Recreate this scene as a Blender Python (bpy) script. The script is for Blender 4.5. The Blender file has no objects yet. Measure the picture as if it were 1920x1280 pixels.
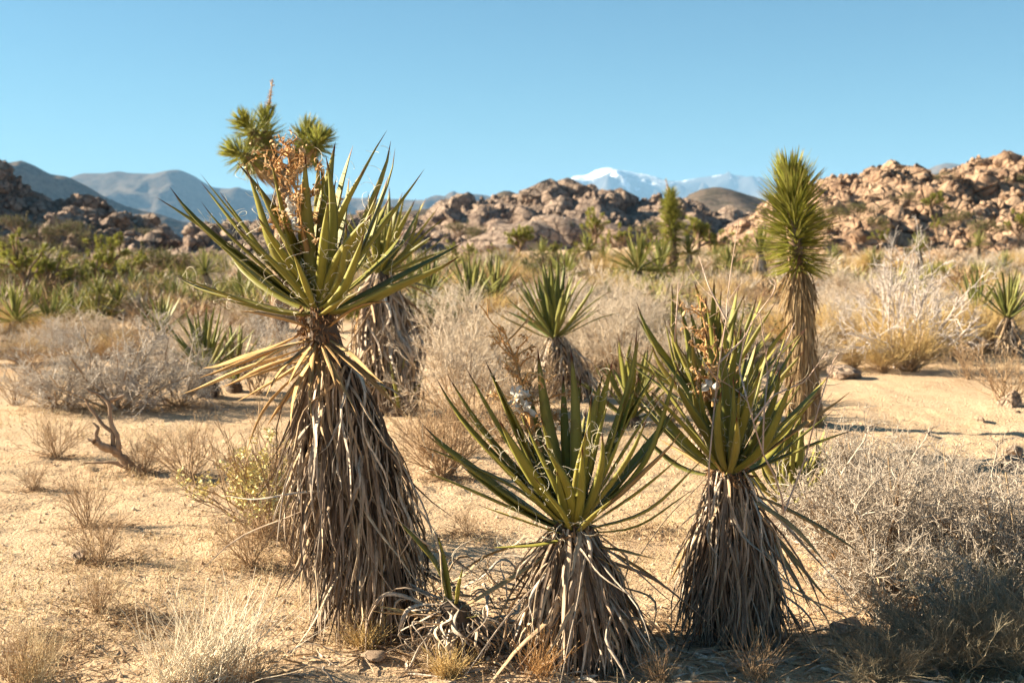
import bpy, math, random
import numpy as np
from mathutils import Vector, Matrix, noise as mnoise

# ------------------------------------------------------------------ camera, sky, sun, exposure
scn = bpy.context.scene
COL = scn.collection
FPX, CX, CY, HOR, CAMZ = 2400.0, 960.0, 640.0, 470.0, 1.6
TILT = math.atan((CY - HOR) / FPX)
cam_d = bpy.data.cameras.new('camera')
cam = bpy.data.objects.new('camera', cam_d)
COL.objects.link(cam)
cam.location = (0, 0, CAMZ)
cam.rotation_euler = (math.pi / 2 - TILT, 0, 0)
cam_d.sensor_width = 36
cam_d.lens = FPX * 36 / 1920
cam_d.clip_start = 0.1
cam_d.clip_end = 90000
cam_d.dof.use_dof = True
cam_d.dof.focus_distance = 5.35
cam_d.dof.aperture_fstop = 4.2
scn.camera = cam

SUN_EL = math.radians(24)
SUN_AZ = math.radians(-79)          # measured from +Y towards +X
world = bpy.data.worlds.new('World')
scn.world = world
world.use_nodes = True
wn = world.node_tree
sky = wn.nodes.new('ShaderNodeTexSky')
sky.sky_type = 'NISHITA'
sky.sun_disc = False
sky.sun_elevation = SUN_EL
sky.sun_rotation = SUN_AZ
sky.altitude = 1200
sky.air_density = 1.0
sky.dust_density = 1.8
sky.ozone_density = 2.5
bg = wn.nodes['Background']
bg.inputs['Strength'].default_value = 0.050
tint = wn.nodes.new('ShaderNodeMix'); tint.data_type = 'RGBA'; tint.blend_type = 'MULTIPLY'
tint.inputs[0].default_value = 1.0
tint.inputs[7].default_value = (0.355, 0.58, 0.60, 1)
wn.links.new(sky.outputs['Color'], tint.inputs[6])
wn.links.new(tint.outputs[2], bg.inputs['Color'])

sun_d = bpy.data.lights.new('sun', 'SUN')
sun_d.energy = 5.0
sun_d.angle = math.radians(0.53)
sun_d.color = (1.0, 0.86, 0.65)
sun = bpy.data.objects.new('sun', sun_d)
COL.objects.link(sun)
SDIR = Vector((math.sin(SUN_AZ) * math.cos(SUN_EL), math.cos(SUN_AZ) * math.cos(SUN_EL), math.sin(SUN_EL)))
sun.rotation_euler = SDIR.to_track_quat('Z', 'Y').to_euler()
sun.location = SDIR * 60

vs = scn.view_settings
vs.view_transform = 'Standard'
vs.look = 'None'
vs.exposure = 2.08
vs.gamma = 1.0
vs.use_curve_mapping = False
scn.cycles.use_denoising = True
scn.cycles.max_bounces = 6
scn.cycles.diffuse_bounces = 3
scn.cycles.glossy_bounces = 2
scn.cycles.transmission_bounces = 2
scn.cycles.volume_bounces = 0

RNG = np.random.default_rng(7)
random.seed(7)

# ------------------------------------------------------------------ numeric helpers
def _hash(ix, iy, seed):
    h = (ix.astype(np.int64) * 374761393 + iy.astype(np.int64) * 668265263 + seed * 974634777) & 0x7fffffff
    h = ((h ^ (h >> 13)) * 1274126177) & 0x7fffffff
    h = h ^ (h >> 16)
    return (h & 0xffff) / 65535.0

def vnoise(x, y, seed=0):
    x = np.asarray(x, float); y = np.asarray(y, float)
    ix = np.floor(x); iy = np.floor(y)
    fx = x - ix; fy = y - iy
    fx = fx * fx * fx * (fx * (fx * 6 - 15) + 10); fy = fy * fy * fy * (fy * (fy * 6 - 15) + 10)
    a = _hash(ix, iy, seed); b = _hash(ix + 1, iy, seed); c = _hash(ix, iy + 1, seed); d = _hash(ix + 1, iy + 1, seed)
    return (a + (b - a) * fx + (c - a) * fy + (a - b - c + d) * fx * fy) * 2 - 1

def fbm(x, y, oct=4, seed=0, gain=0.5, lac=2.03):
    s = 0; a = 1.0; n = 0
    for i in range(oct):
        s = s + a * vnoise(x * lac ** i + i * 17.3, y * lac ** i - i * 9.1, seed + i); n += a; a *= gain
    return s / n

def ridged(x, y, oct=5, seed=0):
    s = 0; a = 1.0; n = 0
    for i in range(oct):
        s = s + a * (1 - np.abs(vnoise(x * 2.1 ** i + 5.2 * i, y * 2.1 ** i + 3.7 * i, seed + i)) * 2); n += a; a *= 0.5
    return s / n

def sstep(a, b, x):
    t = np.clip((np.asarray(x, float) - a) / (b - a), 0, 1)
    return t * t * (3 - 2 * t)

def terrain(x, y):
    x = np.asarray(x, float); y = np.asarray(y, float)
    near = sstep(150, 40, np.hypot(x, y))
    z = 1.15 * sstep(16, 70, y) + 1.7 * sstep(60, 115, y) * sstep(-10, 40, x) - 1.0 * sstep(60, 160, y) * sstep(10, -50, x)
    z = z - 3.0 * sstep(140, 600, np.hypot(x, y))
    z = z + 0.055 * fbm(x * 0.45, y * 0.45, 3, 11) * near + 0.25 * fbm(x * 0.06, y * 0.06, 2, 19) * sstep(12, 40, y)
    close = sstep(30, 10, np.hypot(x, y))
    z = z + close * (0.036 * fbm(x * 2.2, y * 3.4, 3, 23) + 0.024 * fbm(x * 8, y * 13, 3, 29) * sstep(-0.6, 0.6, fbm(x * .8, y * .8, 2, 31) + .2))
    return z

CA, SA = math.cos(TILT), math.sin(TILT)
def raydir(u, v):
    cx = (u - CX) / FPX; cy = (CY - v) / FPX
    return Vector((cx, cy * SA + CA, cy * CA - SA))
def at(u, v, Y):
    d = raydir(u, v)
    return Vector((0, 0, CAMZ)) + d * (Y / d.y)
GY = 2.0 * 1.003 ** np.arange(1450)
def ground(u, v, ymax=140):
    d = raydir(u, v)
    Y = GY[GY < ymax]; x = d.x / d.y * Y; z = CAMZ + d.z / d.y * Y; g = terrain(x, Y)
    hit = np.nonzero(z <= g)[0]; i = hit[0] if len(hit) else len(Y) - 1
    return Vector((float(x[i]), float(Y[i]), float(g[i])))
def gz(x, y): return float(terrain(x, y))

# ------------------------------------------------------------------ mesh helpers
def make_mesh(name, V, Q=None, T=None, uv=None, mat=None, smooth=True):
    V = np.asarray(V, np.float32).reshape(-1, 3)
    nq = 0 if Q is None else len(Q); nt = 0 if T is None else len(T)
    loops = []
    if nq: loops.append(np.asarray(Q, np.int32).ravel())
    if nt: loops.append(np.asarray(T, np.int32).ravel())
    loops = np.concatenate(loops)
    tot = np.concatenate([np.full(nq, 4, np.int32), np.full(nt, 3, np.int32)])
    st = np.concatenate([[0], np.cumsum(tot)[:-1]]).astype(np.int32)
    me = bpy.data.meshes.new(name)
    me.vertices.add(len(V)); me.vertices.foreach_set('co', V.ravel())
    me.loops.add(len(loops)); me.loops.foreach_set('vertex_index', loops)
    me.polygons.add(len(tot)); me.polygons.foreach_set('loop_start', st); me.polygons.foreach_set('loop_total', tot)
    if smooth: me.polygons.foreach_set('use_smooth', np.ones(len(tot), bool))
    if uv is not None:
        l = me.uv_layers.new(name='UVMap')
        l.data.foreach_set('uv', np.asarray(uv, np.float32)[loops].ravel())
    me.update(calc_edges=True)
    if mat: me.materials.append(mat)
    return me

def norm(a): return a / np.maximum(np.linalg.norm(a, axis=-1, keepdims=True), 1e-9)

def tubes(P, R, m=3, rng=RNG):
    P = np.asarray(P, float); n, k, _ = P.shape
    R = np.broadcast_to(np.asarray(R, float), (n, k)) if np.ndim(R) < 2 else np.asarray(R, float)
    T = norm(np.gradient(P, axis=1))
    ref = norm(rng.normal(size=(n, 1, 3)))
    N = norm(np.cross(T, ref)); B = np.cross(T, N)
    a = np.arange(m) * 2 * np.pi / m
    V = P[:, :, None, :] + R[:, :, None, None] * (np.cos(a)[None, None, :, None] * N[:, :, None, :] + np.sin(a)[None, None, :, None] * B[:, :, None, :])
    i = np.arange(n)[:, None, None] * (k * m); j = np.arange(k - 1)[None, :, None] * m; s = np.arange(m)[None, None, :]; s2 = (s + 1) % m
    Q = np.stack([i + j + s, i + j + s2, i + j + m + s2, i + j + m + s], -1).reshape(-1, 4)
    uv = np.zeros((n, k, m, 2)); uv[..., 0] = (s / m); uv[..., 1] = (np.arange(k) / (k - 1))[None, :, None]
    return V.reshape(-1, 3), Q, uv.reshape(-1, 2)

def blades(B0, D, UP, L, W, k=5, bend=0.0, fold=0.25, droop=0.0, twist=0.0, prof='leaf'):
    """ribbons with a V fold: left, mid, right per section"""
    B0 = np.asarray(B0, float); n = len(B0); D = norm(np.asarray(D, float))
    UPv = np.asarray(UP, float); UPv = norm(UPv - D * np.sum(UPv * D, -1, keepdims=True)); S = np.cross(D, UPv)
    L = np.broadcast_to(L, (n,)); W = np.broadcast_to(W, (n,)); bend = np.broadcast_to(bend, (n,)); droop = np.broadcast_to(droop, (n,)); twist = np.broadcast_to(twist, (n,))
    t = np.linspace(0, 1, k)
    if prof == 'leaf': w = np.where(t < .4, .62 + .38 * np.sin(t / .4 * np.pi / 2), 1 - np.clip((t - .4) / .6, 0, 1) ** 1.7)
    elif prof == 'strip': w = np.where(t < .1, .7 + 3 * t, 1 - np.clip((t - .1) / .9, 0, 1) ** 2.2 * .85)
    else: w = 1 - t
    w = np.maximum(w, .03)
    P = B0[:, None] + D[:, None] * (t[None, :, None] * L[:, None, None]) + UPv[:, None] * (bend[:, None] * L[:, None] * (4 * (t - t * t))[None])[..., None]
    P[..., 2] -= (droop[:, None] * L[:, None] * (t ** 2)[None])
    ang = twist[:, None] * t[None]
    S2 = S[:, None] * np.cos(ang)[..., None] + UPv[:, None] * np.sin(ang)[..., None]
    U2 = -S[:, None] * np.sin(ang)[..., None] + UPv[:, None] * np.cos(ang)[..., None]
    hw = (W[:, None] * w[None] / 2)[..., None]
    V = np.stack([P - S2 * hw + U2 * hw * fold, P - U2 * hw * fold, P + S2 * hw + U2 * hw * fold], 2)
    i = np.arange(n)[:, None, None] * (k * 3); j = np.arange(k - 1)[None, :, None] * 3; s = np.arange(2)[None, None, :]
    Q = np.stack([i + j + s, i + j + s + 1, i + j + s + 4, i + j + s + 3], -1).reshape(-1, 4)
    uv = np.zeros((n, k, 3, 2)); uv[..., 0] = np.array([0, 1, 0]); uv[..., 1] = t[None, :, None]
    return V.reshape(-1, 3), Q, uv.reshape(-1, 2)

def cat(*parts):
    V = []; Q = []; U = []; o = 0
    for v, q, u in parts:
        V.append(v); Q.append(q + o); U.append(u); o += len(v)
    return np.concatenate(V), np.concatenate(Q), np.concatenate(U)

def grow(P, n, L, ang, k=4, up=0.0, curl=0.15, tmin=0.25, rng=RNG, lv=0.4, taper=True):
    P = np.asarray(P, float); npar, kp, _ = P.shape
    t = rng.uniform(tmin, 1, (npar, n)); f = t * (kp - 1); i = np.minimum(f.astype(int), kp - 2); fr = (f - i)[..., None]
    idx = np.arange(npar)[:, None]
    p0 = P[idx, i] * (1 - fr) + P[idx, i + 1] * fr
    tan = norm(P[idx, i + 1] - P[idx, i])
    rp = rng.normal(size=(npar, n, 3)); rp = norm(rp - tan * np.sum(rp * tan, -1, keepdims=True))
    a = ang * rng.uniform(.6, 1.3, (npar, n, 1))
    d = tan * np.cos(a) + rp * np.sin(a); d[..., 2] += up; d = norm(d).reshape(-1, 3); p0 = p0.reshape(-1, 3)
    plen = np.linalg.norm(np.diff(P, axis=1), axis=-1).sum(1)[:, None]
    LL = (plen * L * rng.uniform(1 - lv, 1 + lv, (npar, n)) * (1.15 - .5 * t * taper)).reshape(-1, 1, 1)
    dd = d[:, None] + np.cumsum(rng.normal(size=(len(d), k - 1, 3)) * curl, 1)
    steps = norm(dd) * LL / (k - 1)
    return np.concatenate([p0[:, None], p0[:, None] + np.cumsum(steps, 1)], 1)

def radii(P, r0, r1):
    n, k, _ = P.shape
    return np.broadcast_to(np.linspace(r0, r1, k)[None], (n, k)).copy()

# ------------------------------------------------------------------ object helpers
def tag(o, label=None, cat=None, group=None, kind=None):
    if label: o['label'] = label
    if cat: o['category'] = cat
    if group: o['group'] = group
    if kind: o['kind'] = kind
    return o
def empty(name, loc, label=None, cat=None, group=None):
    o = bpy.data.objects.new(name, None); COL.objects.link(o); o.location = loc
    o.empty_display_size = 0.1
    return tag(o, label, cat, group)
def obj(name, me, parent=None, M=None, kind=None):
    """link a mesh; M is a world matrix, parents are unrotated empties or meshes at a plain location"""
    o = bpy.data.objects.new(name, me); COL.objects.link(o)
    if parent is not None:
        o.parent = parent
        off = Vector((0, 0, 0)); p = parent
        while p is not None:
            off = off + p.location; p = p.parent
        o.matrix_basis = Matrix.Translation(-off) @ (M if M is not None else Matrix.Identity(4))
    elif M is not None:
        o.matrix_basis = M
    if kind: o['kind'] = kind
    return o
def copy_tree(src, parent=None):
    c = src.copy(); COL.objects.link(c)
    if parent is not None: c.parent = parent
    for ch in list(src.children): 
        copy_tree(ch, c)
    return c

# ------------------------------------------------------------------ materials
def new_mat(name):
    m = bpy.data.materials.new(name); m.use_nodes = True
    nt = m.node_tree; b = nt.nodes['Principled BSDF']
    return m, nt, b
def nd(nt, typ, **kw):
    n = nt.nodes.new(typ)
    for k, v in kw.items(): setattr(n, k, v)
    return n
def ramp(nt, fac, stops, interp='LINEAR'):
    r = nt.nodes.new('ShaderNodeValToRGB'); r.color_ramp.interpolation = interp
    if len(stops) == 1: stops = [(0.0, stops[0][1]), (1.0, stops[0][1])]
    e = r.color_ramp.elements
    while len(e) < len(stops): e.new(0.5)
    for el, (p, c) in zip(e, stops):
        el.position = p; el.color = (*c, 1) if len(c) == 3 else c
    nt.links.new(fac, r.inputs[0]); return r.outputs[0]
def noise_tex(nt, vec, scale, detail=4, rough=.55, dist=0.0):
    n = nt.nodes.new('ShaderNodeTexNoise'); n.inputs['Scale'].default_value = scale; n.inputs['Detail'].default_value = detail
    n.inputs['Roughness'].default_value = rough; n.inputs['Distortion'].default_value = dist
    if vec is not None: nt.links.new(vec, n.inputs['Vector'])
    return n.outputs['Fac']
def mix(nt, fac, a, b, mode='MIX'):
    m = nt.nodes.new('ShaderNodeMix'); m.data_type = 'RGBA'; m.blend_type = mode
    for key, val in ((0, fac), (6, a), (7, b)):
        if hasattr(val, 'is_linked') or hasattr(val, 'links'): nt.links.new(val, m.inputs[key])
        else: m.inputs[key].default_value = val if key == 0 else ((*val, 1) if len(val) == 3 else val)
    return m.outputs[2]
def math_n(nt, op, a, b=None):
    m = nt.nodes.new('ShaderNodeMath'); m.operation = op
    for i, val in enumerate((a, b)):
        if val is None: continue
        if hasattr(val, 'links'): nt.links.new(val, m.inputs[i])
        else: m.inputs[i].default_value = val
    return m.outputs[0]
def bump(nt, b, h, strength=.3, dist=.01):
    n = nt.nodes.new('ShaderNodeBump'); n.inputs['Strength'].default_value = strength; n.inputs['Distance'].default_value = dist
    nt.links.new(h, n.inputs['Height']); nt.links.new(n.outputs[0], b.inputs['Normal'])
def rnd(nt):
    g = nd(nt, 'ShaderNodeNewGeometry'); o = nd(nt, 'ShaderNodeObjectInfo')
    s = math_n(nt, 'ADD', g.outputs['Random Per Island'], o.outputs['Random'])
    return math_n(nt, 'FRACT', s)
def coords(nt, kind='Object'):
    return nd(nt, 'ShaderNodeTexCoord').outputs[kind]
def wpos(nt):
    return nd(nt, 'ShaderNodeNewGeometry').outputs['Position']

def leaf_mat(name, greens, tip=(.10, .03, .015), margin=(.30, .24, .10), base=(.36, .33, .12), rough=.55, trans=.25):
    m, nt, b = new_mat(name)
    uv = coords(nt, 'UV'); sep = nd(nt, 'ShaderNodeSeparateXYZ'); nt.links.new(uv, sep.inputs[0])
    r = rnd(nt)
    c = ramp(nt, r, [(i / (len(greens) - 1), g) for i, g in enumerate(greens)])
    mp = nd(nt, 'ShaderNodeMapping'); mp.inputs['Scale'].default_value = (60, 60, 5); nt.links.new(coords(nt), mp.inputs[0])
    n1 = noise_tex(nt, mp.outputs[0], 1.0, 3)
    c = mix(nt, math_n(nt, 'MULTIPLY', n1, .45), c, (.05, .06, .018))
    n2 = noise_tex(nt, wpos(nt), 14, 4)
    blot = ramp(nt, n2, [(.60, (0, 0, 0)), (.68, (1, 1, 1))])
    c = mix(nt, math_n(nt, 'MULTIPLY', blot, .5), c, (.16, .12, .04))
    c = mix(nt, ramp(nt, sep.outputs[0], [(0.0, (.9, .9, .9)), (.16, (0, 0, 0))]), c, margin)
    c = mix(nt, ramp(nt, sep.outputs[1], [(0.0, (.75,) * 3), (.10, (0, 0, 0))]), c, base)
    c = mix(nt, ramp(nt, sep.outputs[1], [(.88, (0, 0, 0)), (.95, (1, 1, 1))]), c, tip)
    nt.links.new(c, b.inputs['Base Color'])
    b.inputs['Roughness'].default_value = rough
    b.inputs['Specular IOR Level'].default_value = .3
    bump(nt, b, n1, .25, .002)
    if trans:
        tr = nd(nt, 'ShaderNodeBsdfTranslucent'); nt.links.new(c, tr.inputs[0])
        mx = nd(nt, 'ShaderNodeMixShader'); mx.inputs[0].default_value = trans
        nt.links.new(b.outputs[0], mx.inputs[1]); nt.links.new(tr.outputs[0], mx.inputs[2])
        nt.links.new(mx.outputs[0], nt.nodes['Material Output'].inputs[0])
    return m

def strip_mat(name, cols, dark, streak=(70, 70, 6), rough=.85, trans=0.0):
    m, nt, b = new_mat(name)
    r = rnd(nt)
    c = ramp(nt, r, [(i / max(1, len(cols) - 1), g) for i, g in enumerate(cols)])
    mp = nd(nt, 'ShaderNodeMapping'); mp.inputs['Scale'].default_value = streak; nt.links.new(coords(nt), mp.inputs[0])
    n1 = noise_tex(nt, mp.outputs[0], 1.0, 4, .6)
    f = ramp(nt, n1, [(.40, (0, 0, 0)), (.68, (1, 1, 1))])
    c = mix(nt, math_n(nt, 'MULTIPLY', f, .75), c, dark)
    nt.links.new(c, b.inputs['Base Color']); b.inputs['Roughness'].default_value = rough
    b.inputs['Specular IOR Level'].default_value = .2
    bump(nt, b, n1, .4, .003)
    if trans:
        tr = nd(nt, 'ShaderNodeBsdfTranslucent'); nt.links.new(c, tr.inputs[0])
        mx = nd(nt, 'ShaderNodeMixShader'); mx.inputs[0].default_value = trans
        nt.links.new(b.outputs[0], mx.inputs[1]); nt.links.new(tr.outputs[0], mx.inputs[2])
        nt.links.new(mx.outputs[0], nt.nodes['Material Output'].inputs[0])
    return m

def twig_mat(name, cols, rough=.9, scale=9.0):
    m, nt, b = new_mat(name)
    r = rnd(nt)
    n = noise_tex(nt, coords(nt), scale, 3)
    f = math_n(nt, 'ADD', math_n(nt, 'MULTIPLY', r, .65), math_n(nt, 'MULTIPLY', math_n(nt, 'SUBTRACT', n, .25), .7))
    c = ramp(nt, f, [(i / max(1, len(cols) - 1), g) for i, g in enumerate(cols)])
    nt.links.new(c, b.inputs['Base Color']); b.inputs['Roughness'].default_value = rough; b.inputs['Specular IOR Level'].default_value = .15
    return m

M = {}
M['leaf'] = leaf_mat('yucca_leaf', [(.29, .275, .05), (.37, .335, .06), (.20, .205, .045), (.42, .36, .085), (.31, .29, .055)])
M['leaf_far'] = leaf_mat('yucca_leaf_far', [(.25, .27, .06), (.34, .33, .09), (.18, .21, .05), (.40, .36, .13)], rough=.5)
M['joshua'] = leaf_mat('joshua_leaf', [(.34, .36, .05), (.46, .45, .08), (.22, .25, .04), (.52, .47, .13)], tip=(.18, .10, .03), rough=.45, trans=.35)
M['fresh_dead'] = strip_mat('straw_leaf', [(.52, .33, .14), (.62, .43, .20), (.42, .25, .10), (.55, .40, .22)], (.22, .11, .04), trans=.12)
M['dead'] = strip_mat('weathered_leaf', [(.60, .50, .40), (.42, .34, .26), (.70, .60, .48), (.54, .44, .34), (.32, .23, .16), (.64, .50, .34), (.46, .32, .19), (.50, .36, .22)], (.15, .10, .07))
M['dead_in'] = strip_mat('old_leaf_painted_shade', [(.20, .145, .105), (.12, .085, .06), (.30, .22, .16), (.38, .29, .21)], (.06, .04, .028))  # old inner leaves, darkened in colour to paint the shade between outer strands
M['dead_warm'] = strip_mat('dry_joshua_leaf', [(.50, .36, .19), (.36, .24, .12), (.60, .45, .26), (.28, .18, .09)], (.12, .07, .03))
M['trunk'] = strip_mat('shaggy_trunk', [(.12, .085, .06)], (.04, .025, .018), streak=(30, 30, 8))
M['jtrunk'] = strip_mat('joshua_bark', [(.27, .18, .11)], (.09, .055, .035), streak=(14, 14, 5))
M['fibre'] = twig_mat('leaf_fibre', [(.75, .66, .48), (.85, .78, .62)])
M['stalk'] = twig_mat('flower_stalk', [(.34, .16, .06), (.50, .28, .11), (.62, .40, .18)])
M['petal'] = strip_mat('dried_petal', [(.74, .52, .27), (.58, .34, .14), (.80, .64, .42), (.46, .24, .09)], (.34, .16, .06), trans=.3)
M['petal_dark'] = strip_mat('brown_fibre', [(.30, .16, .07), (.20, .11, .06), (.42, .26, .13)], (.08, .04, .02))
M['paper'] = strip_mat('papery_capsule', [(.85, .82, .76), (.78, .74, .66)], (.66, .58, .48), trans=.45)
M['tw_beige'] = twig_mat('beige_twig', [(.36, .28, .20), (.52, .42, .31), (.66, .56, .44), (.46, .37, .28)])
M['tw_grey'] = twig_mat('grey_twig', [(.22, .18, .15), (.42, .36, .30), (.58, .52, .45), (.34, .29, .24)])
M['tw_thorn'] = twig_mat('thorn_twig', [(.20, .15, .11), (.38, .31, .24), (.56, .48, .39), (.30, .24, .18)])
M['tw_olive'] = twig_mat('olive_twig', [(.20, .19, .055), (.34, .31, .10), (.14, .135, .045)])
M['tw_brown'] = twig_mat('brown_twig', [(.20, .12, .07), (.32, .21, .12), (.42, .30, .18), (.24, .15, .08)])
M['tw_gold'] = twig_mat('golden_stem', [(.50, .34, .13), (.66, .49, .22), (.42, .27, .10), (.58, .45, .24)])
M['tw_white'] = twig_mat('bleached_branch', [(.42, .36, .32), (.56, .49, .44), (.48, .42, .37)])
M['tw_ephedra'] = twig_mat('joint_fir_stem', [(.12, .11, .07), (.21, .18, .12), (.32, .27, .19), (.15, .13, .09)])
M['tw_green'] = leaf_mat('shrub_leaf', [(.10, .11, .03), (.15, .15, .04), (.08, .09, .028)], tip=(.1, .1, .03))
M['yellow'] = twig_mat('yellow_leaf', [(.68, .57, .22), (.80, .70, .34), (.58, .46, .16)])
M['straw'] = twig_mat('straw', [(.55, .42, .24), (.70, .57, .36), (.46, .32, .16), (.62, .50, .32)])
M['pale_straw'] = twig_mat('pale_straw', [(.62, .52, .38), (.78, .68, .52), (.52, .42, .29)])
M['bark'] = strip_mat('bark', [(.30, .21, .14), (.38, .27, .18)], (.10, .06, .04), streak=(20, 20, 6))

def ground_mat():
    m, nt, b = new_mat('desert_sand')
    p = wpos(nt)
    n1 = noise_tex(nt, p, .55, 5, .6); n2 = noise_tex(nt, p, 4.5, 6, .65, .4); n3 = noise_tex(nt, p, 42, 5, .7)
    c = ramp(nt, n1, [(.30, (.54, .365, .22)), (.5, (.60, .43, .27)), (.70, (.65, .48, .32))])
    c = mix(nt, ramp(nt, n2, [(.54, (0, 0, 0)), (.72, (.7, .7, .7))]), c, (.42, .26, .145))
    c = mix(nt, ramp(nt, n3, [(.50, (0, 0, 0)), (.72, (.65, .65, .65))]), c, (.27, .15, .075))
    c = mix(nt, ramp(nt, n3, [(.26, (.6, .6, .6)), (.40, (0, 0, 0))]), c, (.72, .57, .38))
    vo = nd(nt, 'ShaderNodeTexVoronoi'); vo.inputs['Scale'].default_value = 55; nt.links.new(p, vo.inputs['Vector'])
    nt.links.new(c, b.inputs['Base Color']); b.inputs['Roughness'].default_value = .95; b.inputs['Specular IOR Level'].default_value = .1
    h = math_n(nt, 'ADD', math_n(nt, 'MULTIPLY', n2, 1.6), math_n(nt, 'ADD', n3, math_n(nt, 'MULTIPLY', vo.outputs['Distance'], .4)))
    bump(nt, b, h, 1.0, .03)
    return m
def rock_mat(name, a, bb, dark, sc=1.0):
    m, nt, b = new_mat(name)
    p = wpos(nt); o = nd(nt, 'ShaderNodeObjectInfo')
    n1 = noise_tex(nt, p, .25 * sc, 5, .6); n2 = noise_tex(nt, p, 1.6 * sc, 6, .65); n3 = noise_tex(nt, p, 9 * sc, 4, .6)
    f = math_n(nt, 'ADD', math_n(nt, 'MULTIPLY', n1, .7), math_n(nt, 'MULTIPLY', o.outputs['Random'], .35))
    c = ramp(nt, f, [(.25, a), (.75, bb)])
    c = mix(nt, ramp(nt, n2, [(.46, (0, 0, 0)), (.62, (.85, .85, .85))]), c, dark)
    nt.links.new(c, b.inputs['Base Color']); b.inputs['Roughness'].default_value = .95; b.inputs['Specular IOR Level'].default_value = .1
    vo = nd(nt, 'ShaderNodeTexVoronoi', feature='DISTANCE_TO_EDGE'); vo.inputs['Scale'].default_value = .75 * sc; nt.links.new(p, vo.inputs['Vector'])
    jn = ramp(nt, vo.outputs['Distance'], [(0.0, (0, 0, 0)), (.07, (1, 1, 1))])
    h = math_n(nt, 'ADD', math_n(nt, 'MULTIPLY', jn, 1.2), math_n(nt, 'ADD', n2, math_n(nt, 'MULTIPLY', n3, .4))); bump(nt, b, h, 1.0, .5 / sc)
    return m
def mountain_mat(name, a, bb, veg, sc):
    m, nt, b = new_mat(name); p = wpos(nt)
    n1 = noise_tex(nt, p, sc, 6, .65); n2 = noise_tex(nt, p, sc * 9, 4, .7)
    c = ramp(nt, n1, [(.35, a), (.65, bb)])
    c = mix(nt, ramp(nt, n2, [(.46, (0, 0, 0)), (.60, (.8, .8, .8))]), c, veg)
    nt.links.new(c, b.inputs['Base Color']); b.inputs['Roughness'].default_value = 1; b.inputs['Specular IOR Level'].default_value = 0
    bump(nt, b, n2, .6, 1.0 / sc / 30)
    return m
def snow_mat():
    m, nt, b = new_mat('snow_mountain'); p = wpos(nt)
    n1 = noise_tex(nt, p, .0019, 8, .72, .6); s = nd(nt, 'ShaderNodeSeparateXYZ'); nt.links.new(p, s.inputs[0])
    hgt = nd(nt, 'ShaderNodeMapRange'); hgt.inputs[1].default_value = 640; hgt.inputs[2].default_value = 1560; nt.links.new(s.outputs[2], hgt.inputs[0])
    f = math_n(nt, 'ADD', hgt.outputs[0], math_n(nt, 'MULTIPLY', math_n(nt, 'SUBTRACT', n1, .5), 2.3))
    dry = nd(nt, 'ShaderNodeMapRange'); dry.inputs[1].default_value = 1700; dry.inputs[2].default_value = 3000; dry.inputs[4].default_value = .22; nt.links.new(s.outputs[0], dry.inputs[0])
    f = math_n(nt, 'SUBTRACT', f, dry.outputs[0])
    c = mix(nt, ramp(nt, f, [(.48, (0, 0, 0)), (.64, (1, 1, 1))]), (.12, .11, .105), (.88, .88, .90))
    nt.links.new(c, b.inputs['Base Color']); b.inputs['Roughness'].default_value = 1; b.inputs['Specular IOR Level'].default_value = 0
    return m
M['ground'] = ground_mat()
M['rock'] = rock_mat('granite', (.31, .22, .165), (.45, .345, .27), (.14, .095, .075))
M['rock_r'] = rock_mat('orange_granite', (.40, .25, .155), (.56, .39, .265), (.17, .10, .068))
M['stone'] = rock_mat('stone', (.36, .26, .19), (.50, .38, .28), (.16, .11, .08), 14)
M['mtn'] = mountain_mat('scrub_mountain', (.10, .078, .064), (.16, .125, .096), (.045, .042, .03), .009)
M['mtn_far'] = mountain_mat('far_mountain', (.095, .08, .068), (.17, .135, .105), (.055, .05, .04), .0026)
M['snow'] = snow_mat()

# ------------------------------------------------------------------ ground sheet
def axis(lo, hi, step, far, ratio):
    mid = np.arange(lo, hi, step); out = [hi]; s = step
    while out[-1] < far: s *= ratio; out.append(out[-1] + s)
    inn = [lo]; s = step
    while inn[-1] > -far: s *= ratio; inn.append(inn[-1] - s)
    return np.concatenate([np.array(inn[1:])[::-1], mid, np.array(out)])
xs = axis(-3.2, 4.2, .026, 45000, 1.09); ys = axis(3.6, 10.0, .026, 45000, 1.075)
XX, YY = np.meshgrid(xs, ys); ZZ = terrain(XX, YY)
nx, ny = len(xs), len(ys)
i0 = (np.arange(ny - 1)[:, None] * nx + np.arange(nx - 1)[None]).ravel()
gr = obj('ground', make_mesh('ground', np.stack([XX, YY, ZZ], -1), np.stack([i0, i0 + 1, i0 + nx + 1, i0 + nx], -1), mat=M['ground']))
tag(gr, 'pale orange desert sand reaching back to the hills', None, None, 'structure')

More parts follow.
